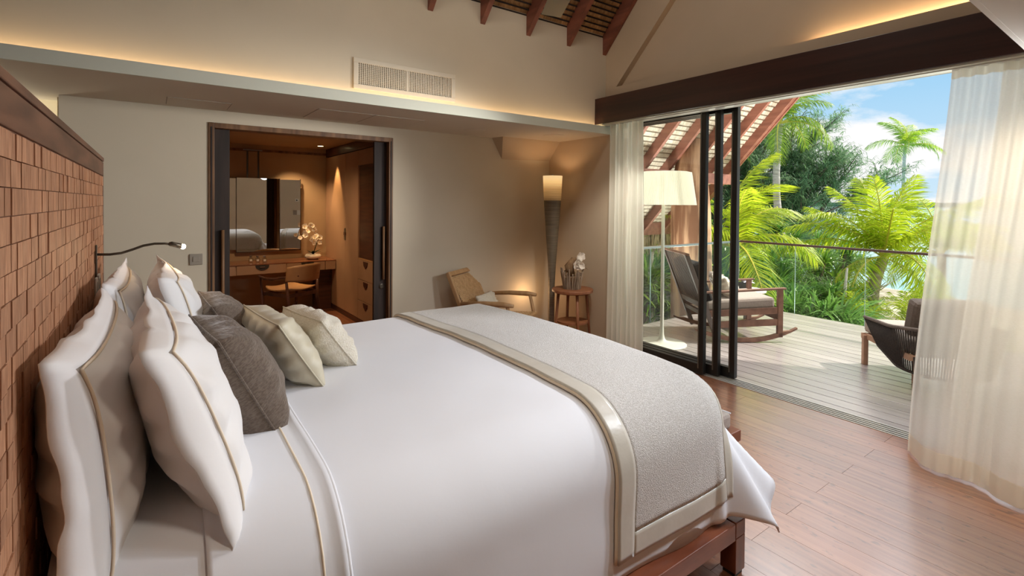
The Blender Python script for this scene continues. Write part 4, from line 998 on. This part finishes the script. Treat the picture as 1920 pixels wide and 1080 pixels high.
def doors():
    # sliding glass doors: staggered on three tracks
    def leaf(n, x, y0, y1, t, near_w=.055):
        d = setting('door_%d' % n)
        MB().box(x, x + .05, y0, y0 + near_w, .012, 2.50).build('stile', M['aluminium'], d, bevel=.003)
        MB().box(x - .004, x + .004, y0 + near_w - .012, y0 + near_w, .06, 2.45).build('stile_edge', M['alu_light'], d)
        MB().box(x, x + .05, y1 - .055, y1, .012, 2.50).build('stile', M['aluminium'], d, bevel=.003)
        MB().box(x, x + .05, y0 + near_w, y1 - .055, .012, .10).build('bottom_rail', M['aluminium'], d)
        MB().box(x, x + .05, y0 + near_w, y1 - .055, 2.44, 2.50).build('top_rail', M['aluminium'], d)
        MB().box(x + .022, x + .028, y0 + near_w, y1 - .055, .10, 2.44).build('glass_pane', M['pane'], d)
    leaf(2, 4.165, 2.70, 3.95, 0)
    leaf(3, 4.235, 2.595, 3.86, 1)
    leaf(4, 4.305, 2.472, 3.74, 2)
    # flush aluminium track
    t = setting('trim_6')
    MB().box(4.192, 4.345, -.55, 3.95, -.045, -.030).build('track_bed', M['track_dark'], t)
    for k in range(5):
        x = 4.192 + k * .0355; MB().box(x, x + .010, -.55, 3.95, -.032, .004).build('track_rail', M['track_light'], t)
    MB().box(4.16, 4.36, -.55, 3.95, 2.50, 2.56).build('door_head', M['aluminium'], t)
doors()

# ================================================================== DECK
def deck():
    d = setting('deck')
    MB().box(4.36, 7.66, -2.6, 4.32, -.30, -.07).build('deck_frame', M['track_dark'], d)  # black colour stands for the shade seen between the planks
    W = .1545; x = 4.355; first = True; i = 0
    for i in range(22):
        x0 = 4.352 + i * W - .06
        if i == 0: x0 = 4.352
        x1 = 4.352 + (i + 1) * W - .06 - .011
        if x0 > 7.62: break
        MB().box(0, x1 - x0, 0, 6.86, -.025, 0).build('plank', M['deck'], d, fix=False, bevel=.002).location = (x0, -2.55, 0)
    MB().box(7.625, 7.665, -2.55, 4.34, -.10, -.002).build('edge_board', M['alu_light'], d)
    MB().box(4.36, 7.665, 4.312, 4.345, -.10, -.002).build('edge_board', M['alu_light'], d)
    r = thing('railing', 'frameless glass deck railing with slim wooden handrail', 'railing', (0, 0, 0))
    ys = [4.33, 3.467, 2.582, 1.70, .82, -.06, -.94, -1.82]
    for a, b in zip(ys[1:], ys[:-1]):
        p = MB().box(7.638, 7.650, a + .006, b - .006, -.08, 1.0).build('glass_panel', M['railglass'], r)
        MB().box(7.6375, 7.6505, a + .005, a + .008, -.08, 1.0).build('panel_edge', M['glass_edge'], p)
    for a, b in ((4.40, 5.45), (5.45, 6.55), (6.55, 7.63)):
        p = MB().box(a + .006, b - .006, 4.322, 4.334, -.08, 1.0).build('glass_panel', M['railglass'], r)
        MB().box(b - .008, b - .005, 4.3215, 4.3345, -.08, 1.0).build('panel_edge', M['glass_edge'], p)
    MB().box(7.615, 7.672, -1.82, 4.36, 1.0, 1.03).build('handrail', M['railwood'], r, bevel=.004)
    MB().box(4.38, 7.614, 4.30, 4.356, 1.0, 1.03).build('handrail', M['steel'], r, bevel=.004)
deck()

def deck_light():
    l = thing('floor_lamp', 'white floor lamp with pleated drum shade standing on the deck', 'lamp', (4.74, 3.60, 0))
    MB().lathe([(.27, 0), (.275, .006), (.26, .014), (.15, .022), (.06, .035), (.035, .06), (.024, .11), (.020, .2), (.019, 1.6)], 40).build('stand', M['lampwhite'], l, smooth=True)
    mb = MB(); n = 220; z0, z1 = 1.59, 1.955
    for i in range(n):
        a = 2 * PI * i / n; k = .004 if i % 2 else -.004
        for r, z in ((.355 + k, z0), (.300 + k, z1)): mb.v.append((r * math.cos(a), r * math.sin(a), z))
    for i in range(n): a = 2 * i; b = 2 * ((i + 1) % n); mb.f.append((a, b, b + 1, a + 1))
    mb.build('shade', M['shade_white'], l, fix=False)
    MB().lathe([(.001, 1.972), (.15, 1.970), (.27, 1.962), (.298, 1.953)], 40, cap=False).build('shade_top', M['shade_white'], l, smooth=True)
deck_light()

def rocker():
    c = thing('rocking_chair', 'wide slatted wooden rocking chair with grey cushion on the deck', 'chair', (5.84, 3.36, 0), math.radians(-34.2))
    W = .36; w = M['rocker_wood']
    for s in (-1, 1):
        y = s * W
        pts = []
        for i in range(17):
            x = lerp(-.64, .56, i / 16); pts.append((x, y, .022 + .36 * (x + .02) ** 2 * (1.0 if x < 0 else 1.25)))
        mb = MB()
        for i, (x, yy, z) in enumerate(pts):
            t = .045 if 1 < i < 15 else .02
            mb.v += [(x, y - .022, z - .02), (x, y + .022, z - .02), (x, y + .022, z - .02 + t), (x, y - .022, z - .02 + t)]
        for i in range(16):
            for j in range(4): a = 4 * i + j; b = 4 * i + (j + 1) % 4; mb.f.append((a, b, b + 4, a + 4))
        mb.f += [(3, 2, 1, 0), (64, 65, 66, 67)]
        mb.build('runner', w, c)
        MB().box(.33, .39, y - .022, y + .022, .06, .615).build('front_post', w, c, bevel=.004)
        MB().bar((-.38, y, .04), (-.75, y, 1.02), .042, .05, up=(1, 0, .3)).build('back_stile', M['grey_slat'], c, bevel=.004)
        MB().bar((-.56, y * 1.0, .575), (.42, y * 1.0, .628), .058, .022).build('armrest', w, c, bevel=.005)
        MB().bar((-.44, y, .20), (.34, y, .235), .026, .075).build('lower_rail', w, c, bevel=.003)
        MB().bar((-.49, y, .33), (.34, y, .372), .026, .075).build('upper_rail', w, c, bevel=.003)
    MB().bar((.36, -W, .30), (.36, W, .30), .03, .10).build('front_rail', w, c, bevel=.003)
    d = Vector((-.75 + .38, 0, .98)).normalized()
    def bp(t, y): return Vector((-.38, 0, .04)) + Vector((-.37, 0, .98)) * t + Vector((0, y, 0))
    MB().bar(bp(1.0, -W - .03), bp(1.0, W + .03), .05, .03, up=(.3, 0, 1)).build('top_rail', w, c, bevel=.005)
    MB().bar(bp(.38, -W), bp(.38, W), .03, .07, up=(-.35, 0, 1)).build('back_rail', M['grey_slat'], c, bevel=.003)
    MB().bar(bp(.26, -W), bp(.26, W), .03, .06, up=(-.35, 0, 1)).build('back_rail', M['grey_slat'], c, bevel=.003)
    sl = MB().box(-.004, .004, -.0075, .0075, 0, (bp(.99, 0) - bp(.39, 0)).length).mesh('slat', M['grey_slat'])
    ang = math.atan2(.37, .98)
    for i in range(14):
        y = lerp(-W + .045, W - .045, i / 13); piece('slat', sl, c, bp(.39, y), (0, -ang, 0))
    q = MB().box(-.47, .345, -W + .03, W - .03, .37, .50).build('seat_cushion', M['taupe'], c, bevel=.03); q.rotation_euler = (0, math.radians(-3), 0)
    b = MB().box(0, .11, -W + .04, W - .04, 0, .50).build('back_cushion', M['char'], c, bevel=.03); b.location = bp(.40, 0) + Vector((.03, 0, 0)); b.rotation_euler = (0, -ang, 0)
    rot = Matrix.Rotation(math.radians(-34.2), 4, 'Z')
    for k, (p, lb) in enumerate((((-.20, -.10, .62), 'round-edged beige scatter cushion nearer the camera on the rocking chair'), ((-.14, .12, .62), 'pale pink scatter cushion behind the beige one on the rocking chair'))):
        o = pillow('cushion', lb, (0, 0, 0), (0, 0, 0), .36, .26, .14, ('ivory_fab', 'taupe')[k], 20 + k)
        o.matrix_world = Matrix.Translation(Vector((5.84, 3.36, 0)) + rot @ Vector(p)) @ rot @ Matrix.Rotation(math.radians(-25), 4, 'Y')
rocker()

def deck_side():
    t = thing('side_table', 'small round pale table on the deck beyond the rocking chair', 'table', (6.55, 3.62, 0))
    MB().lathe([(.001, .43), (.26, .43), (.26, .45), (.001, .45)], 32).build('table_top', M['tabletop_pale'], t)
    MB().lathe([(.14, 0), (.14, .01), (.02, .02), (.02, .43)], 20).build('pedestal', M['alu_light'], t)
    p = thing('potted_plant', 'dark round pot of silvery leaves on the deck side table', 'plant', (6.50, 3.60, .4505))
    MB().lathe([(.001, 0), (.065, 0), (.082, .06), (.078, .10), (.001, .098)], 20).build('pot', M['pot'], p, smooth=True)
    for k in range(16):
        a = k * 2.4; l = R.uniform(.09, .15); mb = MB(); n = 4; e = .5 + R.random() * .6
        for i in range(n + 1):
            q = i / n; c = Vector((math.cos(a) * l * q, math.sin(a) * l * q, .095 + .11 * e * q - .06 * q * q)); s = Vector((-math.sin(a), math.cos(a), .3)) * (.024 * math.sin(PI * (q * .8 + .12)))
            mb.v += [tuple(c - s), tuple(c + s)]
        mb.f = [(2 * i, 2 * i + 1, 2 * i + 3, 2 * i + 2) for i in range(n)]
        mb.build('leaf', M['silverleaf'], p, smooth=True, fix=False)
deck_side()

def rope_chair():
    th = math.radians(44)
    c = thing('rope_chair', 'low lounge chair with dark rope back and taupe cushions on the deck', 'chair', (5.83, 1.45, 0), th)
    # local +x forward (toward the sea), +y left side (towards the camera's left)
    for s in (-1, 1):
        MB().bar((.36, s * .37, 0), (.36, s * .37, .30), .045, .045, up=(1, 0, 0)).build('leg', M['oak_out'], c, bevel=.004)
        MB().bar((-.16, s * .20, 0), (-.16, s * .20, .30), .045, .045, up=(1, 0, 0)).build('leg', M['oak_out'], c, bevel=.004)
        MB().bar((-.36, s * .35, .285), (.40, s * .35, .285), .03, .055).build('seat_rail', M['oak_out'], c, bevel=.003)
    MB().bar((.385, -.39, .285), (.385, .39, .285), .03, .055).build('front_rail', M['oak_out'], c, bevel=.003)
    for i in range(6):
        MB().bar((-.33 + .12 * i, -.34, .30), (-.33 + .12 * i, .34, .30), .05, .015).build('seat_slat', M['oak_out'], c)
    # shell: hoop at the top, lower hoop, ropes between
    def top(t):
        a = lerp(-PI * .5, PI * 1.5, 0); q = t * 2 - 1     # -1 left arm front .. 1 right arm front
        if abs(q) > .62: s = -1 if q > 0 else 1; k = (abs(q) - .62) / .38; return Vector((lerp(-.18, .27, k), s * lerp(.44, .42, k), lerp(.52, .50, k)))
        a = q / .62 * PI / 2; return Vector((-.18 - .34 * math.cos(a), -.44 * math.sin(a), .52 + .03 * math.cos(a)))
    def low(t):
        q = t * 2 - 1
        if abs(q) > .62: s = -1 if q > 0 else 1; k = (abs(q) - .62) / .38; return Vector((lerp(-.16, .12, k), s * .37, lerp(.17, .26, k)))
        a = q / .62 * PI / 2; return Vector((-.16 - .26 * math.cos(a), -.37 * math.sin(a), .17 - .05 * math.cos(a)))
    MB().tube([top(i / 60) for i in range(61)], .016, 8).build('top_hoop', M['taupe_dark'], c, smooth=True)
    MB().tube([low(i / 60) for i in range(61)], .013, 8).build('lower_hoop', M['rope'], c, smooth=True)
    for s in (0, 1): MB().tube([top(s), low(s)], .013, 8).build('arm_front', M['rope'], c, smooth=True)
    n = 96
    for i in range(n):
        t = (i + .5) / n; MB().tube([top(t), low(t)], .0062, 5).build('rope', M['rope'], c, smooth=True, fix=False)
    MB().box(-.34, .44, -.35, .35, .315, .45).build('seat_cushion', M['taupe'], c, bevel=.03)
    b = MB().box(-.06, .09, -.30, .30, 0, .34).build('back_cushion', M['taupe_dark'], c, bevel=.04); b.location = (-.20, 0, .44); b.rotation_euler = (0, math.radians(-14), 0)
M['oak_out'] = mat('outdoor_oak', (.38, .22, .14), .5, (.48, .29, .19), (12, 12, 12), detail=5)
rope_chair()

def fan():
    f = thing('ceiling_fan', 'grey ceiling fan hanging under the thatched roof ridge', 'fan', (2.02, 2.17, 0))
    MB().tube([(0, 0, 3.10), (0, 0, 5.2)], .02, 8).build('rod', M['steel'], f)
    MB().lathe([(.001, 2.93), (.10, 2.95), (.12, 3.01), (.08, 3.07), (.02, 3.12)], 20).build('motor', M['alu_light'], f, smooth=True)
    for k in range(3):
        m = Matrix.Rotation(math.radians(60 + 120 * k), 4, 'Z') @ Matrix.Translation((0, 0, 2.995)) @ Matrix.Rotation(.12, 4, 'X')
        MB().box(.1, .80, -.075, .075, -.004, .004, m).build('blade', M['alu_light'], f, bevel=.003)
fan()

# ================================================================== LANDSCAPE
def land():
    def g(u, v):
        x = lerp(5.0, 60, u ** 1.6); y = lerp(-40, 70, v)
        shore = 24 + 3 * math.sin(y * .12) ; z = -1.05 - .35 * sm((x - 8) / 8) - 1.1 * sm((x - shore + 6) / 10) + .08 * nz3(x * .5, y * .5, 0)
        return (x, y, z)
    struct(MB().grid(80, 100, g).build('ground', M['sand'], smooth=True, fix=False))
    struct(MB().box(-3, 6, -30, -3.5, -1.3, -1.2).build('ground_side', M['sand']))
    struct(MB().add([(-600, -3000, -1.85), (2600, -3000, -1.85), (2600, 3000, -1.85), (-600, 3000, -1.85)], [(0, 1, 2, 3)]).build('sea', M['sea'], fix=False))
    mb = MB(); n = 240; base = 1700
    for i in range(n + 1):
        y = lerp(-900, 1500, i / n); h = 14 * (.75 + .3 * nz3(y * .02, 0, 0) + .2 * nz3(y * .1, 3, 0)); mb.v += [(base, y, -2), (base, y, h), (base + 60, y, -2)]
    for i in range(n): a = 3 * i; mb.f += [(a, a + 3, a + 4, a + 1), (a + 1, a + 4, a + 5, a + 2)]
    struct(mb.build('far_shore', M['hill'], fix=False))
land()

def frond_mesh(L_, nl, droop, leaf, mname, seed, width=1.0, lift=.6):
    """rachis starts at the origin heading +x rising, then arching down"""
    rng = random.Random(seed); mb = MB(); n = 12; pts = []
    th = lift; p = Vector((0, 0, 0))
    for i in range(n + 1):
        pts.append(p.copy()); th -= droop / n; p = p + Vector((math.cos(th), 0, math.sin(th))) * (L_ / n)
    def at(t):
        f = t * n; i = min(n - 1, int(f)); return pts[i].lerp(pts[i + 1], f - i), (pts[i + 1] - pts[i]).normalized()
    mr = MB().tube(pts, [.022 * (1 - .85 * i / n) * width for i in range(n + 1)], 4)
    for k in range(nl):
        t = .10 + .89 * k / (nl - 1); c, d = at(t); ll = leaf * (math.sin(PI * (t * .80 + .16)) ** .7) * rng.uniform(.85, 1.12)
        for s in (-1, 1):
            out = (Vector((0, s, rng.uniform(-.1, .25))) * .85 + d * (.35 + .6 * t + rng.uniform(-.12, .12))).normalized(); w = .0125 * width
            m1 = c + out * ll * .5 + Vector((0, 0, -.10 * ll + rng.uniform(-.02, .03))); e = c + out * ll * .92 + Vector((0, 0, -ll * rng.uniform(.42, .62)))
            sd = d * w; b = len(mb.v)
            mb.v += [tuple(c - sd * .5), tuple(c + sd * .6), tuple(m1 - sd), tuple(m1 + sd), tuple(e)]
            mb.f += [(b, b + 1, b + 3, b + 2), (b + 2, b + 3, b + 4)]
    return mb.mesh('frond', M[mname]), mr.mesh('rachis', M['rachis'])
FR = {}
for key, args in {'young': (2.2, 58, 1.45, .66, 'frond', 1, 1.25, 1.0), 'youngb': (1.9, 54, 1.9, .62, 'frond', 2, 1.25, .8), 'youngc': (1.9, 54, .75, .60, 'frond', 3, 1.25, .6),
                  'tall': (2.3, 40, 1.7, .62, 'frond_tall', 4, 1.6, .9), 'tallb': (2.1, 40, 2.2, .62, 'frond_tall', 5, 1.6, .7),
                  'small': (.8, 20, 1.3, .30, 'frond', 6, .8, 1.0)}.items(): FR[key] = frond_mesh(*args)

def palm(label, base, crown, r0, r1, fronds, tm='palmtrunk', bend=None, scale=1.0, name='coconut_palm', group=None):
    o = thing(name, label, 'palm tree', base, 0, group)
    b = Vector(base); c = Vector(crown) - b; bend = Vector(bend or (0, 0, 0)); n = 14
    pts = [c * (i / n) + bend * math.sin(PI * i / n) for i in range(n + 1)]
    MB().tube(pts, [lerp(r0, r1, (i / n) ** .6) * (1 + .05 * (i % 2)) for i in range(n + 1)], 10).build('trunk', M[tm], o, smooth=True)
    for az, el, key in fronds:
        f, rc = FR[key]
        fo = piece('frond', f, o, c, (R.uniform(-.25, .25), -math.radians(el), math.radians(az)), (scale,) * 3)
        piece('rachis', rc, fo)
    return o
def ring(n, keys, els, seed, start=0):
    rg = random.Random(seed); return [(start + 360 * i / n + rg.uniform(-14, 14), rg.choice(els) + rg.uniform(-8, 8), rg.choice(keys)) for i in range(n)]
# direction that runs left in the picture is about azimuth 126 deg, right is about -54 deg
palm('young bright green coconut palm beyond the middle of the railing', (12.92, 4.18, -1.2), (13.05, 4.08, .46), .13, .10,
     [(-54, 8, 'young'), (-40, -25, 'youngb'), (-62, -55, 'youngb'), (126, 5, 'young'), (120, -12, 'young'), (135, -38, 'youngb'), (150, 15, 'young'), (100, 25, 'youngc'), (-80, 30, 'youngc'), (126, 45, 'youngc'), (-30, 55, 'youngc'),
      (20, 20, 'young'), (200, 20, 'young'), (230, -10, 'youngb'), (170, -30, 'youngb'), (60, 60, 'youngc'), (250, 60, 'youngc'), (-100, 5, 'young'), (180, 60, 'youngc')], bend=(-.1, .08, 0))
palm('tall grey-trunked coconut palm rising behind the roof verge', (20.93, 9.47, -1.9), (20.42, 9.96, 4.85), .17, .12, ring(17, ['tall', 'tallb'], [-30, 0, 25, 45], 3), 'palmtrunk_g', bend=(.1, .45, 0), scale=1.05)
palm('slender distant coconut palm alone against the sky', (49.16, 13.68, -2.2), (48.98, 14.0, 6.3), .17, .11, ring(15, ['tall', 'tallb', 'young'], [-25, 5, 30, 55], 5), 'palmtrunk_g', bend=(.1, .25, 0), scale=1.35)
palm('bright yellow-green palm just beyond the glass doors', (9.3, 5.45, -1.2), (9.3, 5.35, .75), .12, .09, ring(15, ['young', 'youngb', 'youngc'], [-20, 10, 35, 60], 7), scale=.95)
palm('palm seen between the door stiles behind the rocking chair', (10.6, 8.2, -1.2), (10.6, 8.2, 1.1), .12, .09, ring(13, ['young', 'youngb'], [-10, 15, 40], 17), scale=.9)
palm('low palm behind the white deck lamp', (8.6, 7.0, -1.2), (8.6, 7.0, .35), .10, .08, ring(11, ['young', 'youngc'], [5, 30, 50], 9), scale=.6)
palm('young palm half hidden by the right curtain', (16.5, 3.9, -1.35), (16.5, 3.9, .35), .12, .09, ring(13, ['young', 'youngb'], [-15, 15, 40], 29), scale=.9)
for i, (x, y, z) in enumerate(((12.2, 3.4, -1.2), (11.7, 4.3, -1.15), (13.9, 3.6, -1.3), (10.9, 3.9, -1.15), (12.9, 2.9, -1.3), (14.6, 5.1, -1.3))):
    palm(('palm seedling nearest the rope chair', 'palm seedling left of the leaning trunk', 'palm seedling right of the leaning trunk', 'palm seedling close under the deck edge', 'palm seedling half behind the taupe cushion', 'palm seedling among the far shrubs')[i],
         (x, y, z), (x, y, z + .25), .03, .025, ring(9, ['small'], [20, 45, 65], 40 + i), name='palm_seedling', group='palm seedlings on the sand', scale=1.1)

def strap_rosette(seed, nleaf, L_, mname):
    rg = random.Random(seed); mb = MB()
    for k in range(nleaf):
        a = rg.uniform(0, 2 * PI); el = rg.uniform(.25, 1.35); l = L_ * rg.uniform(.7, 1.15); n = 5; w = .022 * rg.uniform(.8, 1.3); p = Vector((0, 0, 0)); th = el; base = len(mb.v); dr = rg.uniform(1.2, 2.6)
        for i in range(n + 1):
            q = i / n; s = Vector((-math.sin(a), math.cos(a), 0)) * w * (1 - q ** 2 * .9); mb.v += [tuple(p - s), tuple(p + s)]
            th -= dr * (q + .15) / n; p = p + Vector((math.cos(a) * math.cos(th), math.sin(a) * math.cos(th), math.sin(th))) * (l / n)
        mb.f += [(base + 2 * i, base + 2 * i + 1, base + 2 * i + 3, base + 2 * i + 2) for i in range(n)]
    return mb
ROS = [strap_rosette(i, 60, .85, 'straps') for i in range(4)]
def pandan(label, loc, h, w, m, seed, nros=11, group='strap-leaved shrubs beyond the railing', name='pandanus_shrub'):
    o = thing(name, label, 'shrub', loc, 0, group); rg = random.Random(seed); mb = MB()
    st = MB()
    for k in range(nros):
        r = ROS[rg.randrange(4)]; a = rg.uniform(0, 2 * PI); d = w * math.sqrt(rg.random()); z = h * (1 - .35 * (d / w) ** 2) * rg.uniform(.45, 1.0); c = Vector((math.cos(a) * d, math.sin(a) * d, z)); rot = Matrix.Rotation(rg.uniform(0, 6.28), 3, 'Z') @ Matrix.Rotation(rg.uniform(-.5, .5), 3, 'X'); s = rg.uniform(.8, 1.1)
        mb.add([rot @ Vector(v) * s + c for v in r.v], r.f)
        st.tube([(c.x * .3, c.y * .3, -.1), (c.x * .8, c.y * .8, z * .5), tuple(c)], [.04, .035, .03], 5)
    f = mb.build('foliage', M[m], o, fix=False); f['kind'] = 'stuff'
    st.build('stem', M['bark'], o)
    return o
spots = [((9.5, 4.55, -1.15), 1.0, .8, 'straps', 'strap-leaved shrub just left of the first railing joint'),
         ((9.3, 3.75, -1.15), .75, .7, 'straps', 'strap-leaved shrub low behind the rocking chair arm'),
         ((10.6, 5.2, -1.15), 1.2, .9, 'straps', 'large strap-leaved shrub behind the first railing panel'),
         ((10.2, 4.2, -1.15), .65, .8, 'straps', 'strap-leaved shrub between the two railing joints'),
         ((11.8, 4.9, -1.2), 1.1, .9, 'straps', 'strap-leaved shrub left of the young palm'),
         ((13.6, 6.3, -1.2), 1.7, 1.1, 'straps_l', 'tall pale strap-leaved shrub under the casuarina'),
         ((15.2, 6.3, -1.2), 1.75, 1.1, 'straps', 'strap-leaved shrub at the casuarina trunk'),
         ((12.2, 6.6, -1.2), 1.5, 1.1, 'straps', 'strap-leaved shrub behind the bright palm'),
         ((16.4, 7.8, -1.3), 2.2, 1.3, 'straps', 'dark strap-leaved shrub behind the tall palm trunk'),
         ((17.8, 6.7, -1.3), 1.6, 1.2, 'straps', 'far strap-leaved shrub by the water'),
         ((9.1, 6.6, -1.15), 1.7, .5, 'straps_l', 'pale strap-leaved shrub behind the trunk post'),
         ((8.3, 6.2, -1.15), 1.6, .5, 'straps_l', 'pale strap-leaved shrub seen past the deck lamp pole'),
         ((9.0, 7.9, -1.15), 2.1, .6, 'straps_l', 'tall strap-leaved shrub behind the deck lamp'),
         ((12.0, 8.3, -1.2), 2.3, .9, 'straps', 'tall strap-leaved shrub behind the door stiles'),
         ((6.6, 6.9, -1.15), 1.7, .5, 'straps_l', 'strap-leaved shrub beside the left sheer curtain'),
         ((7.3, 6.35, -1.15), 1.75, .55, 'straps_l', 'strap-leaved shrub close behind the deck lamp base'),
         ((7.9, 7.4, -1.15), 2.0, .6, 'straps_l', 'strap-leaved shrub filling the gap left of the trunk post'),
         ((9.6, 8.9, -1.15), 2.2, .9, 'straps', 'tall strap-leaved shrub deep behind the trunk post'),
         ((8.35, 5.35, -1.15), 1.4, .4, 'straps_l', 'sunlit strap-leaved shrub right of the trunk post'),
         ((10.1, 6.2, -1.15), 1.7, .5, 'straps_l', 'bright strap-leaved shrub seen between the door stiles'),
         ((10.9, 7.2, -1.15), 2.1, .7, 'straps', 'dark strap-leaved shrub seen between the door stiles'),
         ((11.0, 2.3, -1.15), .3, .5, 'straps_l', 'low strap-leaved shrub behind the rope chair')]
for i, (p, h, w, m, lb) in enumerate(spots): pandan(lb, p, h, w, m, 100 + i, nros=12 if h > .7 else 9)

def casuarina():
    o = thing('casuarina_tree', 'large feathery dark green casuarina tree at the water side', 'tree', (24.0, 13.9, -1.8)); rg = random.Random(5)
    br = MB(); tips = []
    r_dir = Vector((.81, -.587, 0)); d_dir = Vector((.587, .81, 0))
    def branch(p, d, l, r, depth):
        n = 5; pts = [p]; q = p.copy(); dd = d.copy()
        for i in range(n):
            dd = (dd + Vector((rg.uniform(-.13, .13), rg.uniform(-.13, .13), rg.uniform(-.06, .12)))).normalized(); q = q + dd * (l / n); pts.append(q.copy())
        br.tube(pts, [r * (1 - .75 * i / n) for i in range(n + 1)], 5, cap=False)
        if depth < 2:
            for i in range(1, n + 1):
                for _ in range(2 if depth == 0 else 2):
                    a = rg.uniform(0, 2 * PI); s = (dd + Vector((math.cos(a), math.sin(a), rg.uniform(-.2, .5))) * .8).normalized(); branch(pts[i].copy(), s, l * rg.uniform(.38, .55), r * .45, depth + 1)
        if depth >= 1:
            for i in range(1, n + 1): tips.append((pts[i].copy(), dd.copy()))
    base = Vector((0, 0, 0)); 
    for (s, f, up, l, r) in ((-.1, 0, 1, 6.6, .22), (-.75, .1, .75, 5.2, .18), (.55, .1, .8, 6.0, .18), (1.0, -.1, .42, 5.6, .15), (-1.0, -.2, .35, 4.0, .13), (.35, .3, 1, 4.8, .14), (1.0, .2, .12, 4.6, .12), (-.4, -.2, .9, 5.6, .15), (.8, -.2, .65, 4.2, .12)):
        branch(base.copy() + Vector((0, 0, .9)), (r_dir * s + d_dir * f + Vector((0, 0, up))).normalized(), l, r, 0)
    br.tube([(0, 0, -.3), (0, 0, 1.1)], [.34, .26], 8)
    br.build('trunk', M['bark'], o, smooth=True, fix=False)
    mb = MB()
    for p, d in tips:
        for k in range(4):
            a = rg.uniform(0, 2 * PI); c = p + Vector((rg.uniform(-.22, .22), rg.uniform(-.22, .22), rg.uniform(-.12, .22)))
            for j in range(5):
                a2 = a + rg.uniform(-1, 1); l = rg.uniform(.28, .55); e = c + Vector((math.cos(a2) * l * .65, math.sin(a2) * l * .65, rg.uniform(-.28, .34) * l)) + d * .15; e2 = e + Vector((math.cos(a2) * l * .3, math.sin(a2) * l * .3, -l * .35))
                s = Vector((-math.sin(a2), math.cos(a2), .4)) * .011; b = len(mb.v); mb.v += [tuple(c - s), tuple(c + s), tuple(e + s), tuple(e - s), tuple(e2)]; mb.f += [(b, b + 1, b + 2, b + 3), (b + 3, b + 2, b + 4)]
    f = mb.build('foliage', M['needles'], o, fix=False); f['kind'] = 'stuff'
    print('casuarina tips', len(tips), 'faces', len(mb.f))
casuarina()

def bare():
    specs = [((11.27, 4.14, -1.2), 1.55, 'bare pale forked tree left of the leaning palm trunk', 31, .045), ((7.62, 6.05, -1.2), 1.9, 'pale grey trunk behind the deck lamp pole', 32, .075), ((14.2, 4.6, -1.3), 1.3, 'thin dark bare tree behind the young palm', 33, .04)]
    for p, h, lb, sd, r in specs:
        o = thing('bare_tree', lb, 'tree', p); rg = random.Random(sd); mb = MB()
        mb.tube([(0, 0, 0), (.02, .01, h * .4), (-.01, .02, h * .7), (.03, 0, h)], [r, r * .85, r * .7, r * .4], 7)
        mb.build('trunk', M['birch'], o, smooth=True)
        for k in range(5):
            z = h * rg.uniform(.3, .85); a = rg.uniform(0, 6.28); l = h * .4
            MB().tube([(0, 0, z), (math.cos(a) * l * .5, math.sin(a) * l * .5, z + l * .25), (math.cos(a) * l, math.sin(a) * l, z + l * .55)], [r * .5, r * .35, r * .12], 5).build('branch', M['birch'], o, smooth=True)
bare()
# background tree line to the left, behind doors and post
def bushes():
    for i, (x, y, s, lb) in enumerate(((11.4, 9.9, 1.7, 'leafy tree far behind the deck lamp'), (15.2, 11.6, 2.1, 'leafy tree deep behind the door stiles'), (14.9, 17.5, 2.8, 'leafy tree farthest behind the trunk post'))):
        o = thing('leafy_tree', lb, 'tree', (x, y, -1.3)); rg = random.Random(60 + i); mb = MB()
        for k in range(9000):
            v = Vector((rg.gauss(0, 1), rg.gauss(0, 1), rg.gauss(0, 1))).normalized() * s * rg.uniform(.6, 1.05); v.z = abs(v.z) * 1.0 if v.z > -.5 else v.z; c = v + Vector((0, 0, s * .45))
            a = Vector((rg.uniform(-1, 1), rg.uniform(-1, 1), rg.uniform(-1, 1))).normalized() * .09; b_ = a.orthogonal().normalized() * .045; n = len(mb.v)
            mb.v += [tuple(c - a), tuple(c + b_), tuple(c + a), tuple(c - b_)]; mb.f.append((n, n + 1, n + 2, n + 3))
        f = mb.build('foliage', M['straps_l'], o, fix=False); f['kind'] = 'stuff'
        MB().tube([(0, 0, -.2), (0, 0, s)], [.16, .08], 7).build('trunk', M['bark'], o)
bushes()
